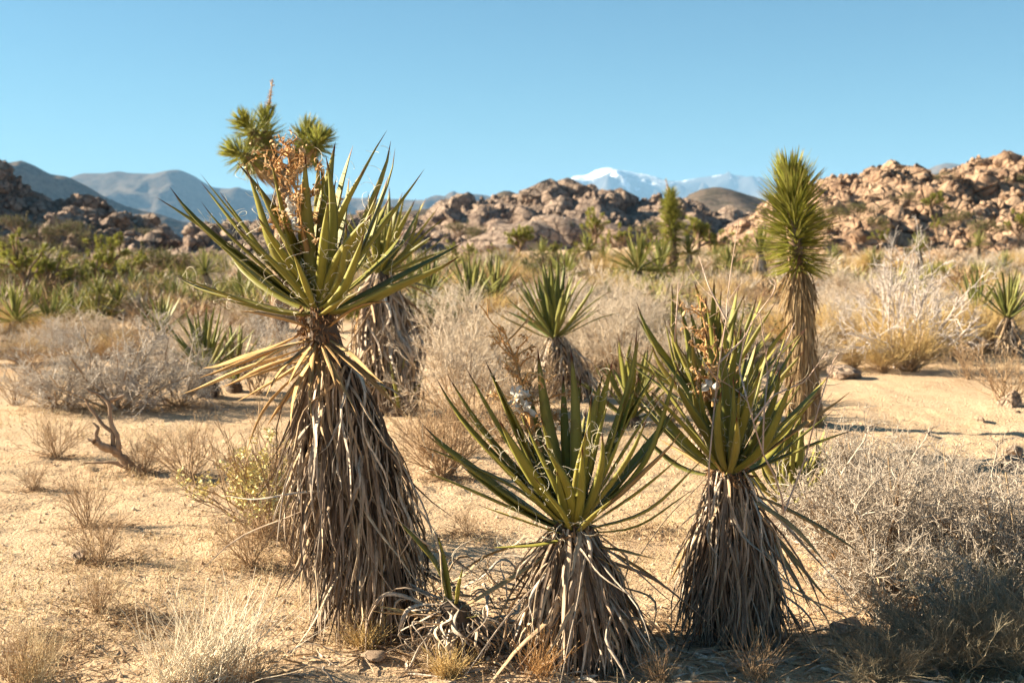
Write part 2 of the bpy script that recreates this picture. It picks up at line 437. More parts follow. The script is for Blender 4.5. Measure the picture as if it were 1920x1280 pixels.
# ------------------------------------------------------------------ mountains and hills (height fields with real depth)
def prof_height(prof, D):
    u = np.array([p[0] for p in prof], float); v = np.array([p[1] for p in prof], float)
    return (u - CX) / FPX * D, CAMZ + (HOR - v) / FPX * D
def hill(name, label, prof, D, depth_f, depth_b, res, mat, rough_amp, rough_scale, floor, seed, kind='structure', cat=None, p_f=1.0, rmin=.06):
    px, pz = prof_height(prof, D)
    x = np.arange(px[0], px[-1] + res, res); y = np.arange(D - depth_f, D + depth_b, res)
    X, Y = np.meshgrid(x, y)
    crest = np.interp(X + rough_scale * .25 * fbm(X / rough_scale, Y / rough_scale, 2, seed + 50) * sstep(0, depth_f, np.abs(Y - D)), px, pz)
    f = np.where(Y < D, np.clip((Y - (D - depth_f)) / depth_f, 0, 1) ** p_f, np.clip(((D + depth_b) - Y) / depth_b, 0, 1))
    f = f * f * (3 - 2 * f) * .5 + f * .5
    Z = floor + (crest - floor) * f
    amp = rough_amp * (np.clip(np.abs(Y - D) / (depth_f * .35), rmin, 1)) * sstep(0, .15, f)
    Z = Z + amp * (ridged(X / rough_scale, Y / rough_scale, 5, seed) - .35)
    n0, n1 = X.shape
    i = (np.arange(n0 - 1)[:, None] * n1 + np.arange(n1 - 1)[None]).ravel()
    me = make_mesh(name, np.stack([X, Y, Z], -1), np.stack([i, i + 1, i + n1 + 1, i + n1], -1), mat=mat)
    o = obj(name, me); tag(o, label, cat, None, kind)
    def zf(xx, yy):
        fi = np.clip((yy - y[0]) / res, 0, n0 - 1.001); fj = np.clip((xx - x[0]) / res, 0, n1 - 1.001)
        return Z[fi.astype(int), fj.astype(int)]
    return o, zf, (x[0], x[-1])

hill('snowy_mountain', 'distant snow capped mountain faded blue by the air', [(985, 400), (1020, 368), (1050, 347), (1080, 332), (1100, 329), (1115, 321), (1140, 316), (1165, 320), (1185, 330), (1205, 336), (1230, 333), (1260, 336), (1290, 333), (1320, 328), (1350, 326), (1380, 332), (1420, 346), (1470, 368), (1520, 400)],
     21000, 5000, 4000, 60, M['snow'], 950, 1500, -250, 3)
hill('far_peak', 'small blue far peak above the orange boulder hill', [(1640, 400), (1720, 326), (1750, 312), (1772, 307), (1800, 312), (1840, 325), (1920, 370), (2000, 400)], 9000, 1800, 1500, 40, M['mtn_far'], 120, 700, -60, 5)
hill('far_ridge', 'long hazy blue mountain ridge beyond the left hills', [(-200, 345), (0, 345), (100, 345), (140, 332), (160, 324), (200, 326), (225, 323), (250, 327), (290, 328), (320, 322), (340, 320), (370, 333), (400, 351), (430, 354), (470, 357), (500, 363), (600, 370), (700, 371), (800, 374), (860, 378), (900, 376), (1000, 382), (1100, 392), (1300, 400), (1500, 404), (1700, 410)],
     8500, 1700, 1500, 28, M['mtn_far'], 330, 800, -70, 7)
hill('scrub_ridge', 'dark blue shaded scrub covered ridge at the left edge', [(-400, 330), (-120, 335), (-40, 325), (0, 314), (20, 304), (45, 300), (70, 309), (100, 325), (130, 333), (170, 350), (200, 368), (240, 386), (300, 402), (360, 425), (420, 446), (520, 466)],
     3200, 620, 600, 9.0, M['mtn'], 85, 200, -20, 9)
hill('dark_knob', 'small dark conical hill behind the central rocks', [(700, 405), (800, 392), (880, 380), (915, 374), (935, 362), (950, 357), (965, 362), (985, 374), (1040, 385), (1120, 400)], 900, 220, 150, 4, M['mtn'], 8, 50, -6, 13)
hill('round_dome_hill', 'round brown scrub hill below the snowy mountain', [(1225, 420), (1270, 384), (1290, 366), (1312, 356), (1340, 351), (1368, 356), (1400, 366), (1440, 378), (1500, 400), (1560, 420)], 1100, 260, 200, 5, M['mtn'], 8, 60, -7, 15)

# boulders
def boulder_mesh(name, seed, sub, mat, blocky=.5):
    import bmesh
    bm = bmesh.new(); bmesh.ops.create_icosphere(bm, subdivisions=sub, radius=1)
    rr = random.Random(seed); off = Vector((rr.uniform(-50, 50), rr.uniform(-50, 50), rr.uniform(-50, 50)))
    planes = [(Vector((rr.gauss(0, 1), rr.gauss(0, 1), rr.gauss(0, 1))).normalized(), rr.uniform(.5, .82)) for _ in range(11)]
    for v in bm.verts:
        c = v.co.copy(); e = 2.6
        s = (abs(c.x) ** e + abs(c.y) ** e + abs(c.z) ** e) ** (-1 / e); c = c.lerp(c * s, blocky)
        for n, d in planes:
            k = c.dot(n) - d
            if k > 0: c -= n * k * .95
        c *= 1 + .16 * mnoise.noise(c * 1.2 + off) + .10 * mnoise.noise(c * 3.1 + off) + .06 * mnoise.noise(c * 7 + off) - .16 * max(0, 1 - abs(mnoise.noise(c * 1.7 - off)) * 9)
        v.co = c
    me = bpy.data.meshes.new(name); bm.to_mesh(me); bm.free()
    me.polygons.foreach_set('use_smooth', np.ones(len(me.polygons), bool)); me.materials.append(mat)
    me.set_sharp_from_angle(angle=math.radians(32))
    return me
def mesh_arrays(me):
    V = np.zeros(len(me.vertices) * 3); me.vertices.foreach_get('co', V)
    T = np.zeros(len(me.loops), np.int32); me.loops.foreach_get('vertex_index', T)
    return V.reshape(-1, 3), T.reshape(-1, 3)
BOULD = [boulder_mesh('boulder', 100 + i, 3, M['rock']) for i in range(8)]
BOULD_R = [boulder_mesh('boulder', 200 + i, 3, M['rock_r']) for i in range(8)]
LOWB = [mesh_arrays(boulder_mesh('small_boulder', 300 + i, 2, M['rock'])) for i in range(5)]

def euler_m(r): return Matrix.Rotation(r[2], 4, 'Z') @ Matrix.Rotation(r[1], 4, 'Y') @ Matrix.Rotation(r[0], 4, 'X')
def boulders(parent, zf, xr, yr, n_big, s_big, n_small, s_small, meshes, mat, seed, flat=(1, .85, .7), power=2.2, tiltmax=.5):
    r = np.random.default_rng(seed); rp = random.Random(seed)
    for i in range(n_big):
        x = r.uniform(*xr); y = r.uniform(*yr); s = s_big[0] + (s_big[1] - s_big[0]) * r.uniform() ** power
        z = float(zf(np.array([x]), np.array([y]))[0])
        if z < gz(x, y) - .3 - s: z = gz(x, y)
        S = Matrix.Diagonal((s * flat[0] * rp.uniform(.8, 1.3), s * flat[1] * rp.uniform(.8, 1.2), s * flat[2] * rp.uniform(.75, 1.25), 1))
        obj('boulder', rp.choice(meshes), parent, Matrix.Translation((x, y, z + s * .12)) @ euler_m((rp.uniform(-tiltmax, tiltmax), rp.uniform(-tiltmax, tiltmax), rp.uniform(0, 6.3))) @ S)
    V = []; T = []; o = 0
    for i in range(n_small):
        x = r.uniform(*xr); y = r.uniform(*yr); s = s_small[0] + (s_small[1] - s_small[0]) * r.uniform() ** 2
        z = float(zf(np.array([x]), np.array([y]))[0])
        v, t = LOWB[i % len(LOWB)]
        R = np.array(euler_m((rp.uniform(0, 6.3), rp.uniform(0, 6.3), rp.uniform(0, 6.3))).to_3x3())
        V.append((v * s * np.array([1.1, .9, .8])) @ R.T + np.array([x, y, z + s * .2])); T.append(t + o); o += len(v)
    if V: obj('small_boulders', make_mesh('small_boulders', np.concatenate(V), None, np.concatenate(T), mat=mat), parent, kind='stuff')

ph, zf, xr = hill('boulder_hill', 'hill of piled orange granite boulders at the right', [(1290, 478), (1340, 452), (1390, 425), (1420, 402), (1460, 385), (1500, 357), (1540, 338), (1600, 330), (1640, 326), (1690, 322), (1740, 334), (1780, 322), (1820, 306), (1880, 298), (1930, 304), (2000, 320), (2150, 350), (2400, 440)],
                   100, 30, 25, .4, M['rock_r'], 2.2, 4, 0.8, 21)
boulders(ph, zf, (17, 48), (68, 104), 300, (.45, 1.35), 3600, (.12, .48), BOULD_R, M['rock_r'], 4, power=2.6)
ph, zf, xr = hill('shaded_rock_hill', 'slabby granite hill in shade at the left edge', [(-500, 330), (-260, 300), (-120, 292), (-30, 305), (0, 318), (15, 330), (35, 346), (62, 367), (82, 380), (120, 384), (150, 381), (185, 383), (207, 398), (250, 413), (282, 428), (292, 444), (330, 462), (400, 490), (460, 500)],
                   165, 26, 40, .6, M['rock'], 3.2, 9, -.6, 33)
boulders(ph, zf, (-82, -40), (136, 168), 300, (.6, 2.1), 1400, (.25, .8), BOULD, M['rock'], 6, flat=(1.2, 1, .75))
ph, zf, xr = hill('sunlit_rock_outcrop', 'low pinkish granite outcrop left of the tall yucca', [(150, 490), (195, 492), (225, 474), (245, 460), (270, 444), (300, 438), (325, 452), (345, 466), (365, 444), (395, 426), (425, 418), (470, 424), (520, 434), (600, 444), (680, 470)],
                   115, 16, 14, .4, M['rock'], 1.2, 5, -.5, 43)
boulders(ph, zf, (-37, -16), (99, 117), 220, (.35, 1.5), 700, (.14, .4), BOULD, M['rock'], 8)
ph, zf, xr = hill('central_rock_hill', 'jumbled granite domes and boulders in the middle distance', [(560, 462), (640, 430), (700, 418), (760, 408), (830, 404), (870, 394), (900, 380), (935, 373), (965, 377), (985, 372), (1003, 366), (1030, 367), (1042, 377), (1060, 362), (1090, 353), (1120, 354), (1142, 368), (1160, 391), (1180, 383), (1205, 376), (1232, 372), (1262, 377), (1300, 394), (1340, 407), (1370, 414), (1420, 424), (1500, 440), (1560, 470)],
                   205, 46, 50, .7, M['rock'], 4.0, 11, -1.0, 53)
boulders(ph, zf, (-28, 46), (156, 207), 295, (.7, 4.2), 2000, (.3, .85), BOULD, M['rock'], 10, flat=(1.15, 1, .75), power=4)
for i, (u, v, Y, s) in enumerate([(1010, 452, 150, (8.5, 6, 4.2)), (1180, 440, 165, (8, 6, 4.0)), (905, 462, 150, (5, 4, 3.0)), (1095, 392, 190, (5.5, 5, 3.4)), (1000, 398, 188, (4, 4, 3))]):
    p = at(u, v, Y)
    obj('granite_slab', BOULD[i], ph, Matrix.Translation((p.x, p.y, p.z - s[2] * .5)) @ euler_m((.1, .15, i * 1.3)) @ Matrix.Diagonal((*s, 1)))

# ------------------------------------------------------------------ leaf pieces shared by the yuccas
def leaf_piece(name, seed, mat, k=10, width=.066, bend=0.05, side=0.0, fold=.20, wobble=0.0, twist=0.0, strip=False, thick=.16):
    r = random.Random(seed); t = np.linspace(0, 1, k)
    if strip: w = np.where(t < .08, .6 + 5 * t, 1 - np.clip((t - .08) / .92, 0, 1) ** 2.0 * .9)
    else: w = np.where(t < .42, .70 + .30 * np.sin(np.clip((t - .04) / .38, 0, 1) * np.pi / 2), 1 - np.clip((t - .42) / .58, 0, 1) ** 1.75)
    if not strip: w = np.where(t < .05, .95, w)
    w = np.maximum(w, .02)
    hw = width * w / 2
    yo = bend * 4 * (t - t * t) * (1 + .3 * np.sin(t * 5 + seed)); xo = side * 4 * (t - t * t)
    ph1, ph2 = r.uniform(0, 6), r.uniform(0, 6)
    win = np.sin(np.pi * t) ** .5
    xo = xo + wobble * np.sin(t * r.uniform(5, 10) + ph1) * win; yo = yo + wobble * np.sin(t * r.uniform(5, 10) + ph2) * win
    ang = twist * (t - .1) + r.uniform(-.2, .2)
    fo = fold * (0.7 + 1.1 * t)
    ring = [(-1, fo, 0), (-.55, -thick * .6, .7), (0, -thick - .0 * t, 1), (.55, -thick * .6, .7), (1, fo, 0), (0, fo * 0 + thick * .15 - fo * .15, 1)]
    V = np.zeros((k, 6, 3)); uv = np.zeros((k, 6, 2))
    for j, (a, h, e) in enumerate(ring):
        lx = a * hw; ly = h * hw * np.ones(k) if np.ndim(h) == 0 else h * hw
        V[:, j, 0] = xo + lx * np.cos(ang) - ly * np.sin(ang)
        V[:, j, 1] = yo + lx * np.sin(ang) + ly * np.cos(ang)
        V[:, j, 2] = t; uv[:, j, 0] = e; uv[:, j, 1] = t
    j = np.arange(k - 1)[:, None] * 6; s = np.arange(6)[None]; s2 = (s + 1) % 6
    Q = np.stack([j + s, j + s2, j + 6 + s2, j + 6 + s], -1).reshape(-1, 4)
    return make_mesh(name, V, Q, uv=uv.reshape(-1, 2), mat=mat)
LEAF = [leaf_piece('leaf', i, M['leaf'], bend=b, side=s, fold=f, width=w) for i, (b, s, f, w) in enumerate([(-.03, .0, .24, .080), (-.055, .01, .30, .074), (-.015, -.02, .18, .086), (.01, .015, .34, .072), (-.04, -.01, .38, .068), (-.02, .03, .25, .088), (-.10, .02, .30, .078), (.06, -.03, .26, .074), (-.08, -.05, .22, .082), (-.05, .06, .34, .070)])]
LEAFM = [leaf_piece('leaf', 20 + i, M['leaf_far'], k=7, bend=b, side=s, fold=.35, width=w) for i, (b, s, w) in enumerate([(-.03, 0, .062), (-.06, .02, .056), (.01, -.02, .066), (.04, .02, .06)])]
FRESH = [leaf_piece('dead_leaf', 40 + i, M['fresh_dead'], k=9, strip=False, width=w, bend=b, side=s, twist=tw, fold=.6, wobble=.006, thick=.1) for i, (w, b, s, tw) in enumerate([(.050, .04, .0, .8), (.042, -.03, .02, -1.2), (.055, .07, -.02, .4), (.040, .0, .03, 2.0)])]
DEAD = [leaf_piece('dead_leaf', 60 + i, M['dead'], k=8, strip=True, width=w, bend=b, side=s, twist=tw, wobble=wo, fold=.5, thick=.12) for i, (w, b, s, tw, wo) in enumerate(
    [(.036, .05, .02, .9, .012), (.030, .09, -.03, -1.6, .016), (.042, .04, .0, .3, .010), (.027, .11, .04, 2.6, .024), (.036, .02, -.02, -.6, .014), (.030, .07, .06, 1.4, .022), (.044, .08, -.01, -.2, .010), (.028, .03, -.06, 3.2, .028)])]
CURL = [leaf_piece('dead_leaf', 80 + i, M['dead'], k=14, strip=True, width=.05, bend=b, side=s, twist=tw, wobble=wo, fold=.4, thick=.12) for i, (b, s, tw, wo) in enumerate(
    [(.30, .15, 2, .07), (.22, -.2, -3, .09), (.40, .05, 1, .05), (-.15, .28, 4, .08), (.33, -.25, 2, .1)])]

WAVY = [leaf_piece('dead_leaf', 90 + i, M['dead'], k=11, strip=True, width=.04, bend=b, side=s, twist=tw, wobble=wo, fold=.4, thick=.12) for i, (b, s, tw, wo) in enumerate(
    [(.14, .06, 2, .035), (.10, -.10, -3, .045), (.18, .03, 1, .03), (-.06, .13, 4, .04)])]

def frame(base, tip, upv):
    z = (tip - base); L = z.length; z = z / L
    y = upv - z * upv.dot(z)
    if y.length < 1e-4: y = Vector((1, 0, 0)) - z * z.x
    y.normalize(); x = y.cross(z)
    m = Matrix(((x.x, y.x, z.x, base.x), (x.y, y.y, z.y, base.y), (x.z, y.z, z.z, base.z), (0, 0, 0, 1)))
    return m, L
def place_leaf(parent, meshes, base, tip, upv, name='leaf', wscale=1.0, roll=0.0, rp=random):
    m, L = frame(base, tip, upv)
    if roll: m = m @ Matrix.Rotation(roll, 4, 'Z')
    return obj(name, rp.choice(meshes), parent, m @ Matrix.Diagonal((L * wscale, L * wscale, L, 1)))

def fibres(segs, n, rng, length=(.03, .11), r=.0011):
    """curly threads coming off leaf margins; segs: list of (base, tip, side vec, halfwidth)"""
    P = np.zeros((n, 8, 3)); t = np.linspace(0, 1, 8)
    for i in range(n):
        b, tp, sd, hw = segs[rng.integers(len(segs))]
        s = rng.uniform(.12, .95); sg = rng.choice([-1, 1])
        p0 = np.array(b.lerp(tp, s)) + np.array(sd) * sg * hw * (1 - max(0, s - .4) / .6)
        ax = np.array((tp - b).normalized()); L = rng.uniform(*length) 
        d = norm(np.array(sd) * sg * rng.uniform(.4, 1.2) + ax * rng.uniform(-.4, .7) + rng.normal(size=3) * .35)
        e = norm(np.cross(d, rng.normal(size=3)))
        a = t * rng.uniform(1.0, 5.0)
        rr = L / max(a[-1], .3)
        P[i] = p0 + d * (np.sin(a) * rr)[:, None] + e * ((1 - np.cos(a)) * rr)[:, None] + ax * (t * L * rng.uniform(-.3, .5))[:, None]
    return tubes(P, radii(P, r, r * .5), 3, rng)

def skirt(root, base, top, n_obj, n_mass, L, rtop, rbot, flare, rng, rp, smin=.12, meshes=None, mat=None, zmin=None, p=.8, prof=None, smax=1.0, wk=1.0):
    """dead leaves hanging from the trunk; n_obj individual pieces on the outside and a joined inner mass"""
    gzv = base.z - .02 if zmin is None else zmin
    def root_pt(s, phi, k):
        c = base.lerp(top, s); r = rtop + (rbot - rtop) * (1 - s) ** p
        if prof: r = float(np.interp(s, [a for a, b in prof], [b for a, b in prof]))
        rad = Vector((math.cos(phi), math.sin(phi), 0))
        return c + rad * r * k, rad, r
    for i in range(n_obj):
        s = smin + (smax - smin) * ((i + rng.uniform()) / n_obj) ** .85
        # most of the outer leaves face the front and the sides where one can see them
        phi = rng.uniform(0, 2 * math.pi) if i % 3 == 0 else rng.uniform(-math.pi, 0.0)
        q, rad, r = root_pt(s, phi, rng.uniform(.62, .90))
        d = (Vector((0, 0, -1)) + rad * (flare * rng.uniform(.4, 1.5)) + Vector(rng.normal(size=3) * (.12 if rng.uniform() < .68 else .36))).normalized()
        ll = L * (rng.uniform(.35, .8) if rng.uniform() < .6 else rng.uniform(.8, 1.15))
        ll = min(ll, max(.12, (q.z - gzv) / max(.2, -d.z) * rng.uniform(.9, 1.03)))
        place_leaf(root, meshes or (DEAD if rng.uniform() < .84 else WAVY), q, q + d * ll, rad, 'dead_leaf', wscale=wk * rng.uniform(.6, 1.3) * min(2.2, (L / ll) ** .85), roll=rng.uniform(-.5, .5), rp=rp)
    B = np.zeros((n_mass, 3)); D = np.zeros((n_mass, 3)); UP = np.zeros((n_mass, 3)); LL = np.zeros(n_mass)
    for i in range(n_mass):
        s = smin + (smax - smin) * rng.uniform() ** .9; phi = rng.uniform(0, 2 * math.pi)
        q, rad, r = root_pt(s, phi, rng.uniform(.5, .8))
        d = (Vector((0, 0, -1)) + rad * (flare * rng.uniform(.2, 1.5)) + Vector(rng.normal(size=3) * .17)).normalized()
        ll = min(L * rng.uniform(.5, 1.0), max(.1, (q.z - gzv) / max(.2, -d.z)))
        B[i] = q; D[i] = d; UP[i] = rad; LL[i] = ll
    if n_mass:
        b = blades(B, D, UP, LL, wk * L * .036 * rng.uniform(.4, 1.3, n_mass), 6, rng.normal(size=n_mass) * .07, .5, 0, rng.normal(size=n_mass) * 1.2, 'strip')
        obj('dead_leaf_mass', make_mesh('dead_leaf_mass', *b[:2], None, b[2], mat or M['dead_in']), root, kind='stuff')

def trunk_mesh(base, top, rtop, rbot, p=.8, k=16, m=14, mat=None, rough=.25, seed=0):
    t = np.linspace(0, 1, k); a = np.linspace(0, 2 * np.pi, m, endpoint=False)
    c = np.array(base)[None] * (1 - t[:, None]) + np.array(top)[None] * t[:, None]; c[0, 2] -= .08
    r = rtop + (rbot - rtop) * (1 - t) ** p
    A, Tt = np.meshgrid(a, t)
    rr = r[:, None] * (1 + rough * fbm(np.cos(A) * 2 + 5, np.sin(A) * 2 + Tt * 9, 3, seed))
    rr[-1] *= .5
    V = c[:, None, :] + np.stack([np.cos(A) * rr, np.sin(A) * rr, 0 * rr], -1)
    j = np.arange(k - 1)[:, None] * m; s = np.arange(m)[None]; s2 = (s + 1) % m
    Q = np.stack([j + s, j + s2, j + m + s2, j + m + s], -1).reshape(-1, 4)
    T = np.array([[(k - 1) * m, (k - 1) * m + i, (k - 1) * m + i + 1] for i in range(1, m - 1)])
    return make_mesh('trunk', V, Q, T, mat=mat or M['trunk'])

def flower_stalk(root, b, tip, rng, n_br=26, br_len=.16, white=14, dens=260, low=.12):
    """dried panicle: stem, drooping side branches, crumpled seed pods, papery white scraps"""
    k = 9; t = np.linspace(0, 1, k)
    P = (np.array(b)[None] * (1 - t[:, None]) + np.array(tip)[None] * t[:, None])[None]
    H = (tip - b).length
    P = P + np.cumsum(rng.normal(size=(1, k, 3)) * .006, 1)
    st = obj('flower_stalk', make_mesh('flower_stalk', *tubes(P, radii(P, .013, .003), 6, rng)[:2], mat=M['stalk']), root)
    G1 = grow(P, n_br, br_len / H, 1.0, 6, .12, .28, low, rng, .5)
    G2 = grow(G1, 3, .45, .9, 4, .05, .4, .3, rng, .5)
    a = cat(tubes(G1, radii(G1, .0046, .002), 4, rng), tubes(G2, radii(G2, .002, .001), 3, rng))
    obj('stalk_branches', make_mesh('stalk_branches', *a[:2], mat=M['stalk']), st, kind='stuff')
    pts = np.concatenate([G2[:, 1:].reshape(-1, 3), G1[:, 1:].reshape(-1, 3)])
    w = 1.3 - (pts[:, 2] - b.z) / (tip.z - b.z); w = np.clip(w, .08, 1) ** 1.5; w /= w.sum()
    sel = pts[rng.choice(len(pts), dens, p=w)] + rng.normal(size=(dens, 3)) * .006
    d = rng.normal(size=(dens, 3)); d[:, 2] -= .6
    bl = blades(sel, d, rng.normal(size=(dens, 3)), rng.uniform(.010, .028, dens), rng.uniform(.005, .013, dens), 4, rng.uniform(-.4, .4, dens), .8, 0, rng.normal(size=dens) * 1.5)
    obj('dried_flowers', make_mesh('dried_flowers', *bl[:2], None, bl[2], M['petal']), st, kind='stuff')
    for i in range(white):
        s = rng.uniform(.02, .55); c = Vector(P[0, 0]).lerp(Vector(P[0, -1]), s) + Vector(rng.normal(size=3) * .018) + Vector((-.02, -.04, .02))
        n = 5; bl = blades(np.array(c)[None] + rng.normal(size=(n, 3)) * .008, rng.normal(size=(n, 3)), rng.normal(size=(n, 3)), rng.uniform(.028, .052, n), rng.uniform(.02, .036, n), 5, rng.uniform(-.35, .35, n), .7, 0, rng.normal(size=n))
        obj('seed_pod', make_mesh('seed_pod', *bl[:2], None, bl[2], M['paper']), st)

def yucca(name, label, base, top, tips=(), dead_tips=(), nfill=18, L=.62, seed=1, group=None, sk=None, tr=(.05, .09), leaf=LEAF, fib=0, fill_el=(15, 85), stalk=None, spread_r=.035, fill_az=None, wsc=1.0):
    rng = np.random.default_rng(seed); rp = random.Random(seed)
    root = empty(name, base, label, 'yucca', group)
    ax = (top - base).normalized()
    obj('trunk', trunk_mesh(base, top, tr[0], tr[1], seed=seed), root)
    segs = []
    def add(tip, L_, mesh, nm, low):
        d = (tip - top).normalized(); hr = Vector((d.x, d.y, 0))
        el = d.z
        bpt = top + hr * spread_r * 1.2 + Vector((0, 0, -.06 * (1 - max(0, el)) - low))
        upv = Vector((-d.x * .3, -d.y * .3, 1.0)) if el < .97 else Vector((0, -1, 0))
        o = place_leaf(root, mesh, bpt, tip, upv, nm, wscale=rng.uniform(.9, 1.12) * wsc, roll=rng.uniform(-.35, .35), rp=rp)
        z = (tip - bpt).normalized(); sd = z.cross(upv).normalized()
        if nm == 'leaf': segs.append((bpt, tip, sd, (tip - bpt).length * .030))
    for tp in tips:
        u, v, sg = tp[:3]; LL = (tp[3] if len(tp) > 3 else 1.0) * L * rng.uniform(.94, 1.06)
        q = at(u, v, top.y); pl = (q - top).length
        dy = 0 if pl >= LL else math.sqrt(LL * LL - pl * pl)
        add(at(u, v, top.y + sg * min(dy, LL * .8)), LL, leaf, 'leaf', 0)
    for tp in dead_tips:
        u, v, sg = tp[:3]; LL = (tp[3] if len(tp) > 3 else .95) * L
        low = tp[4] if len(tp) > 4 else .03
        q = at(u, v, top.y); pl = (q - top).length
        dy = 0 if pl >= LL else math.sqrt(LL * LL - pl * pl)
        add(at(u, v, top.y + sg * min(dy, LL * .6)), LL, FRESH, 'dead_leaf', low)
    for i in range(nfill):
        el = math.radians(fill_el[0] + (fill_el[1] - fill_el[0]) * ((i + rng.uniform()) / nfill) ** .9)
        az = i * 2.39996 + rng.normal() * .2 if fill_az is None else math.radians(rng.uniform(*fill_az))
        d = Vector((math.cos(az) * math.cos(el), math.sin(az) * math.cos(el), math.sin(el)))
        d = (d + ax * .15).normalized(); LL = L * rng.uniform(.72, 1.0)
        add(top + d * LL, LL, leaf, 'leaf', 0)
    if fib:
        f = fibres(segs, fib, rng)
        obj('leaf_fibres', make_mesh('leaf_fibres', *f[:2], mat=M['fibre']), root, kind='stuff')
    if fib > 60:
        n = 220; az = rng.uniform(0, 6.28, n); zz = rng.uniform(-.16, .0, n); rad = np.stack([np.cos(az), np.sin(az), 0 * az], -1)
        B = np.array(top)[None] + rad * (.055 + .02 * rng.uniform(size=(n, 1))) + np.array([0, 0, 1])[None] * zz[:, None]
        nb = blades(B, rad * .6 + rng.normal(size=(n, 3)) * .6 + np.array([0, 0, -.9]), rng.normal(size=(n, 3)), rng.uniform(.02, .07, n), rng.uniform(.004, .014, n), 5, rng.normal(size=n) * .25, .4, 0, rng.normal(size=n) * 2, 'strip')
        obj('neck_tangle', make_mesh('neck_tangle', *nb[:2], None, nb[2], M['petal_dark']), root, kind='stuff')
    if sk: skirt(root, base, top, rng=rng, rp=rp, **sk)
    if stalk: flower_stalk(root, stalk[0], stalk[1], rng, **(stalk[2] if len(stalk) > 2 else {}))
    return root

# ------------------------------------------------------------------ the three front yuccas
bA = ground(742, 1195); tA = at(596, 566, bA.y)
yucca('mojave_yucca', 'tallest leaning yucca with long shaggy grey skirt and open green crown', bA, tA,
      tips=[(293, 370, -1), (318, 350, -1), (328, 367, 1), (376, 326, 1), (376, 341, -1), (377, 378, -1, .92), (443, 303, 1), (478, 330, -1, .9), (324, 512, -1, .95), (330, 517, 1, .97), (416, 560, -1, .8), (482, 405, -1, .9),
            (596, 293, 1), (600, 306, -1, .85), (629, 266, 1), (662, 273, 1), (726, 244, 1, 1.08), (733, 264, -1, 1.05), (741, 277, 1, 1.05), (688, 310, -1, .95), (728, 330, 1), (796, 317, 1, 1.05), (750, 380, 1), (871, 453, -1), (862, 481, -1), (684, 435, -1, .85),
            (616, 369, -1, .8), (548, 470, -1, .62), (678, 545, -1, .7), (420, 450, 1, .9), (455, 500, 1, .9), (760, 430, 1, .95), (520, 360, 1, .9), (655, 330, 1, .9), (700, 400, -1, .9), (440, 420, -1, .95)],
      dead_tips=[(337, 740, -1, 1.05, .12), (370, 709, -1, 1.0, .09), (412, 727, 1, .95, .14), (444, 713, -1, .9, .16), (444, 752, 1, .95, .17), (462, 849, -1, 1.1, .18), (448, 584, -1, .7, .05), (500, 800, 1, .95, .2), (380, 690, 1, 1.0, .06),
                 (759, 774, -1, 1.0, .10), (669, 779, -1, .95, .12), (584, 785, -1, .9, .10), (610, 740, -1, .8, .12), (733, 566, -1, .6, .06), (700, 730, 1, .9, .1), (548, 760, -1, .9, .12), (630, 840, -1, .95, .2), (560, 700, -1, .8, .1), (575, 735, -1, .85, .12), (600, 765, -1, .85, .14), (628, 722, -1, .8, .1), (652, 745, -1, .85, .12), (682, 705, -1, .8, .09), (694, 765, 1, .9, .12), (538, 725, -1, .85, .11), (518, 692, -1, .8, .09), (498, 745, -1, .9, .13), (545, 800, -1, 1.0, .16), (470, 690, -1, .9, .1), (430, 690, -1, .95, .1), (720, 720, -1, .85, .08), (596, 620, -1, .3, .0), (640, 690, -1, .6, .1)],
      nfill=16, wsc=1.06, fill_el=(25, 85), L=.655, seed=3, fib=420, tr=(.05, .11),
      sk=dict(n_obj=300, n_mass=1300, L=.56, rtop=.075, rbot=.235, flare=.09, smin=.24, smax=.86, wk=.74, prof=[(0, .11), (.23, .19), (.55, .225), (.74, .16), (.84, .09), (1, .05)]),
      stalk=(at(578, 470, tA.y - .02), at(537, 262, tA.y + .03), dict(n_br=34, br_len=.17, white=3, dens=700, low=.05)))

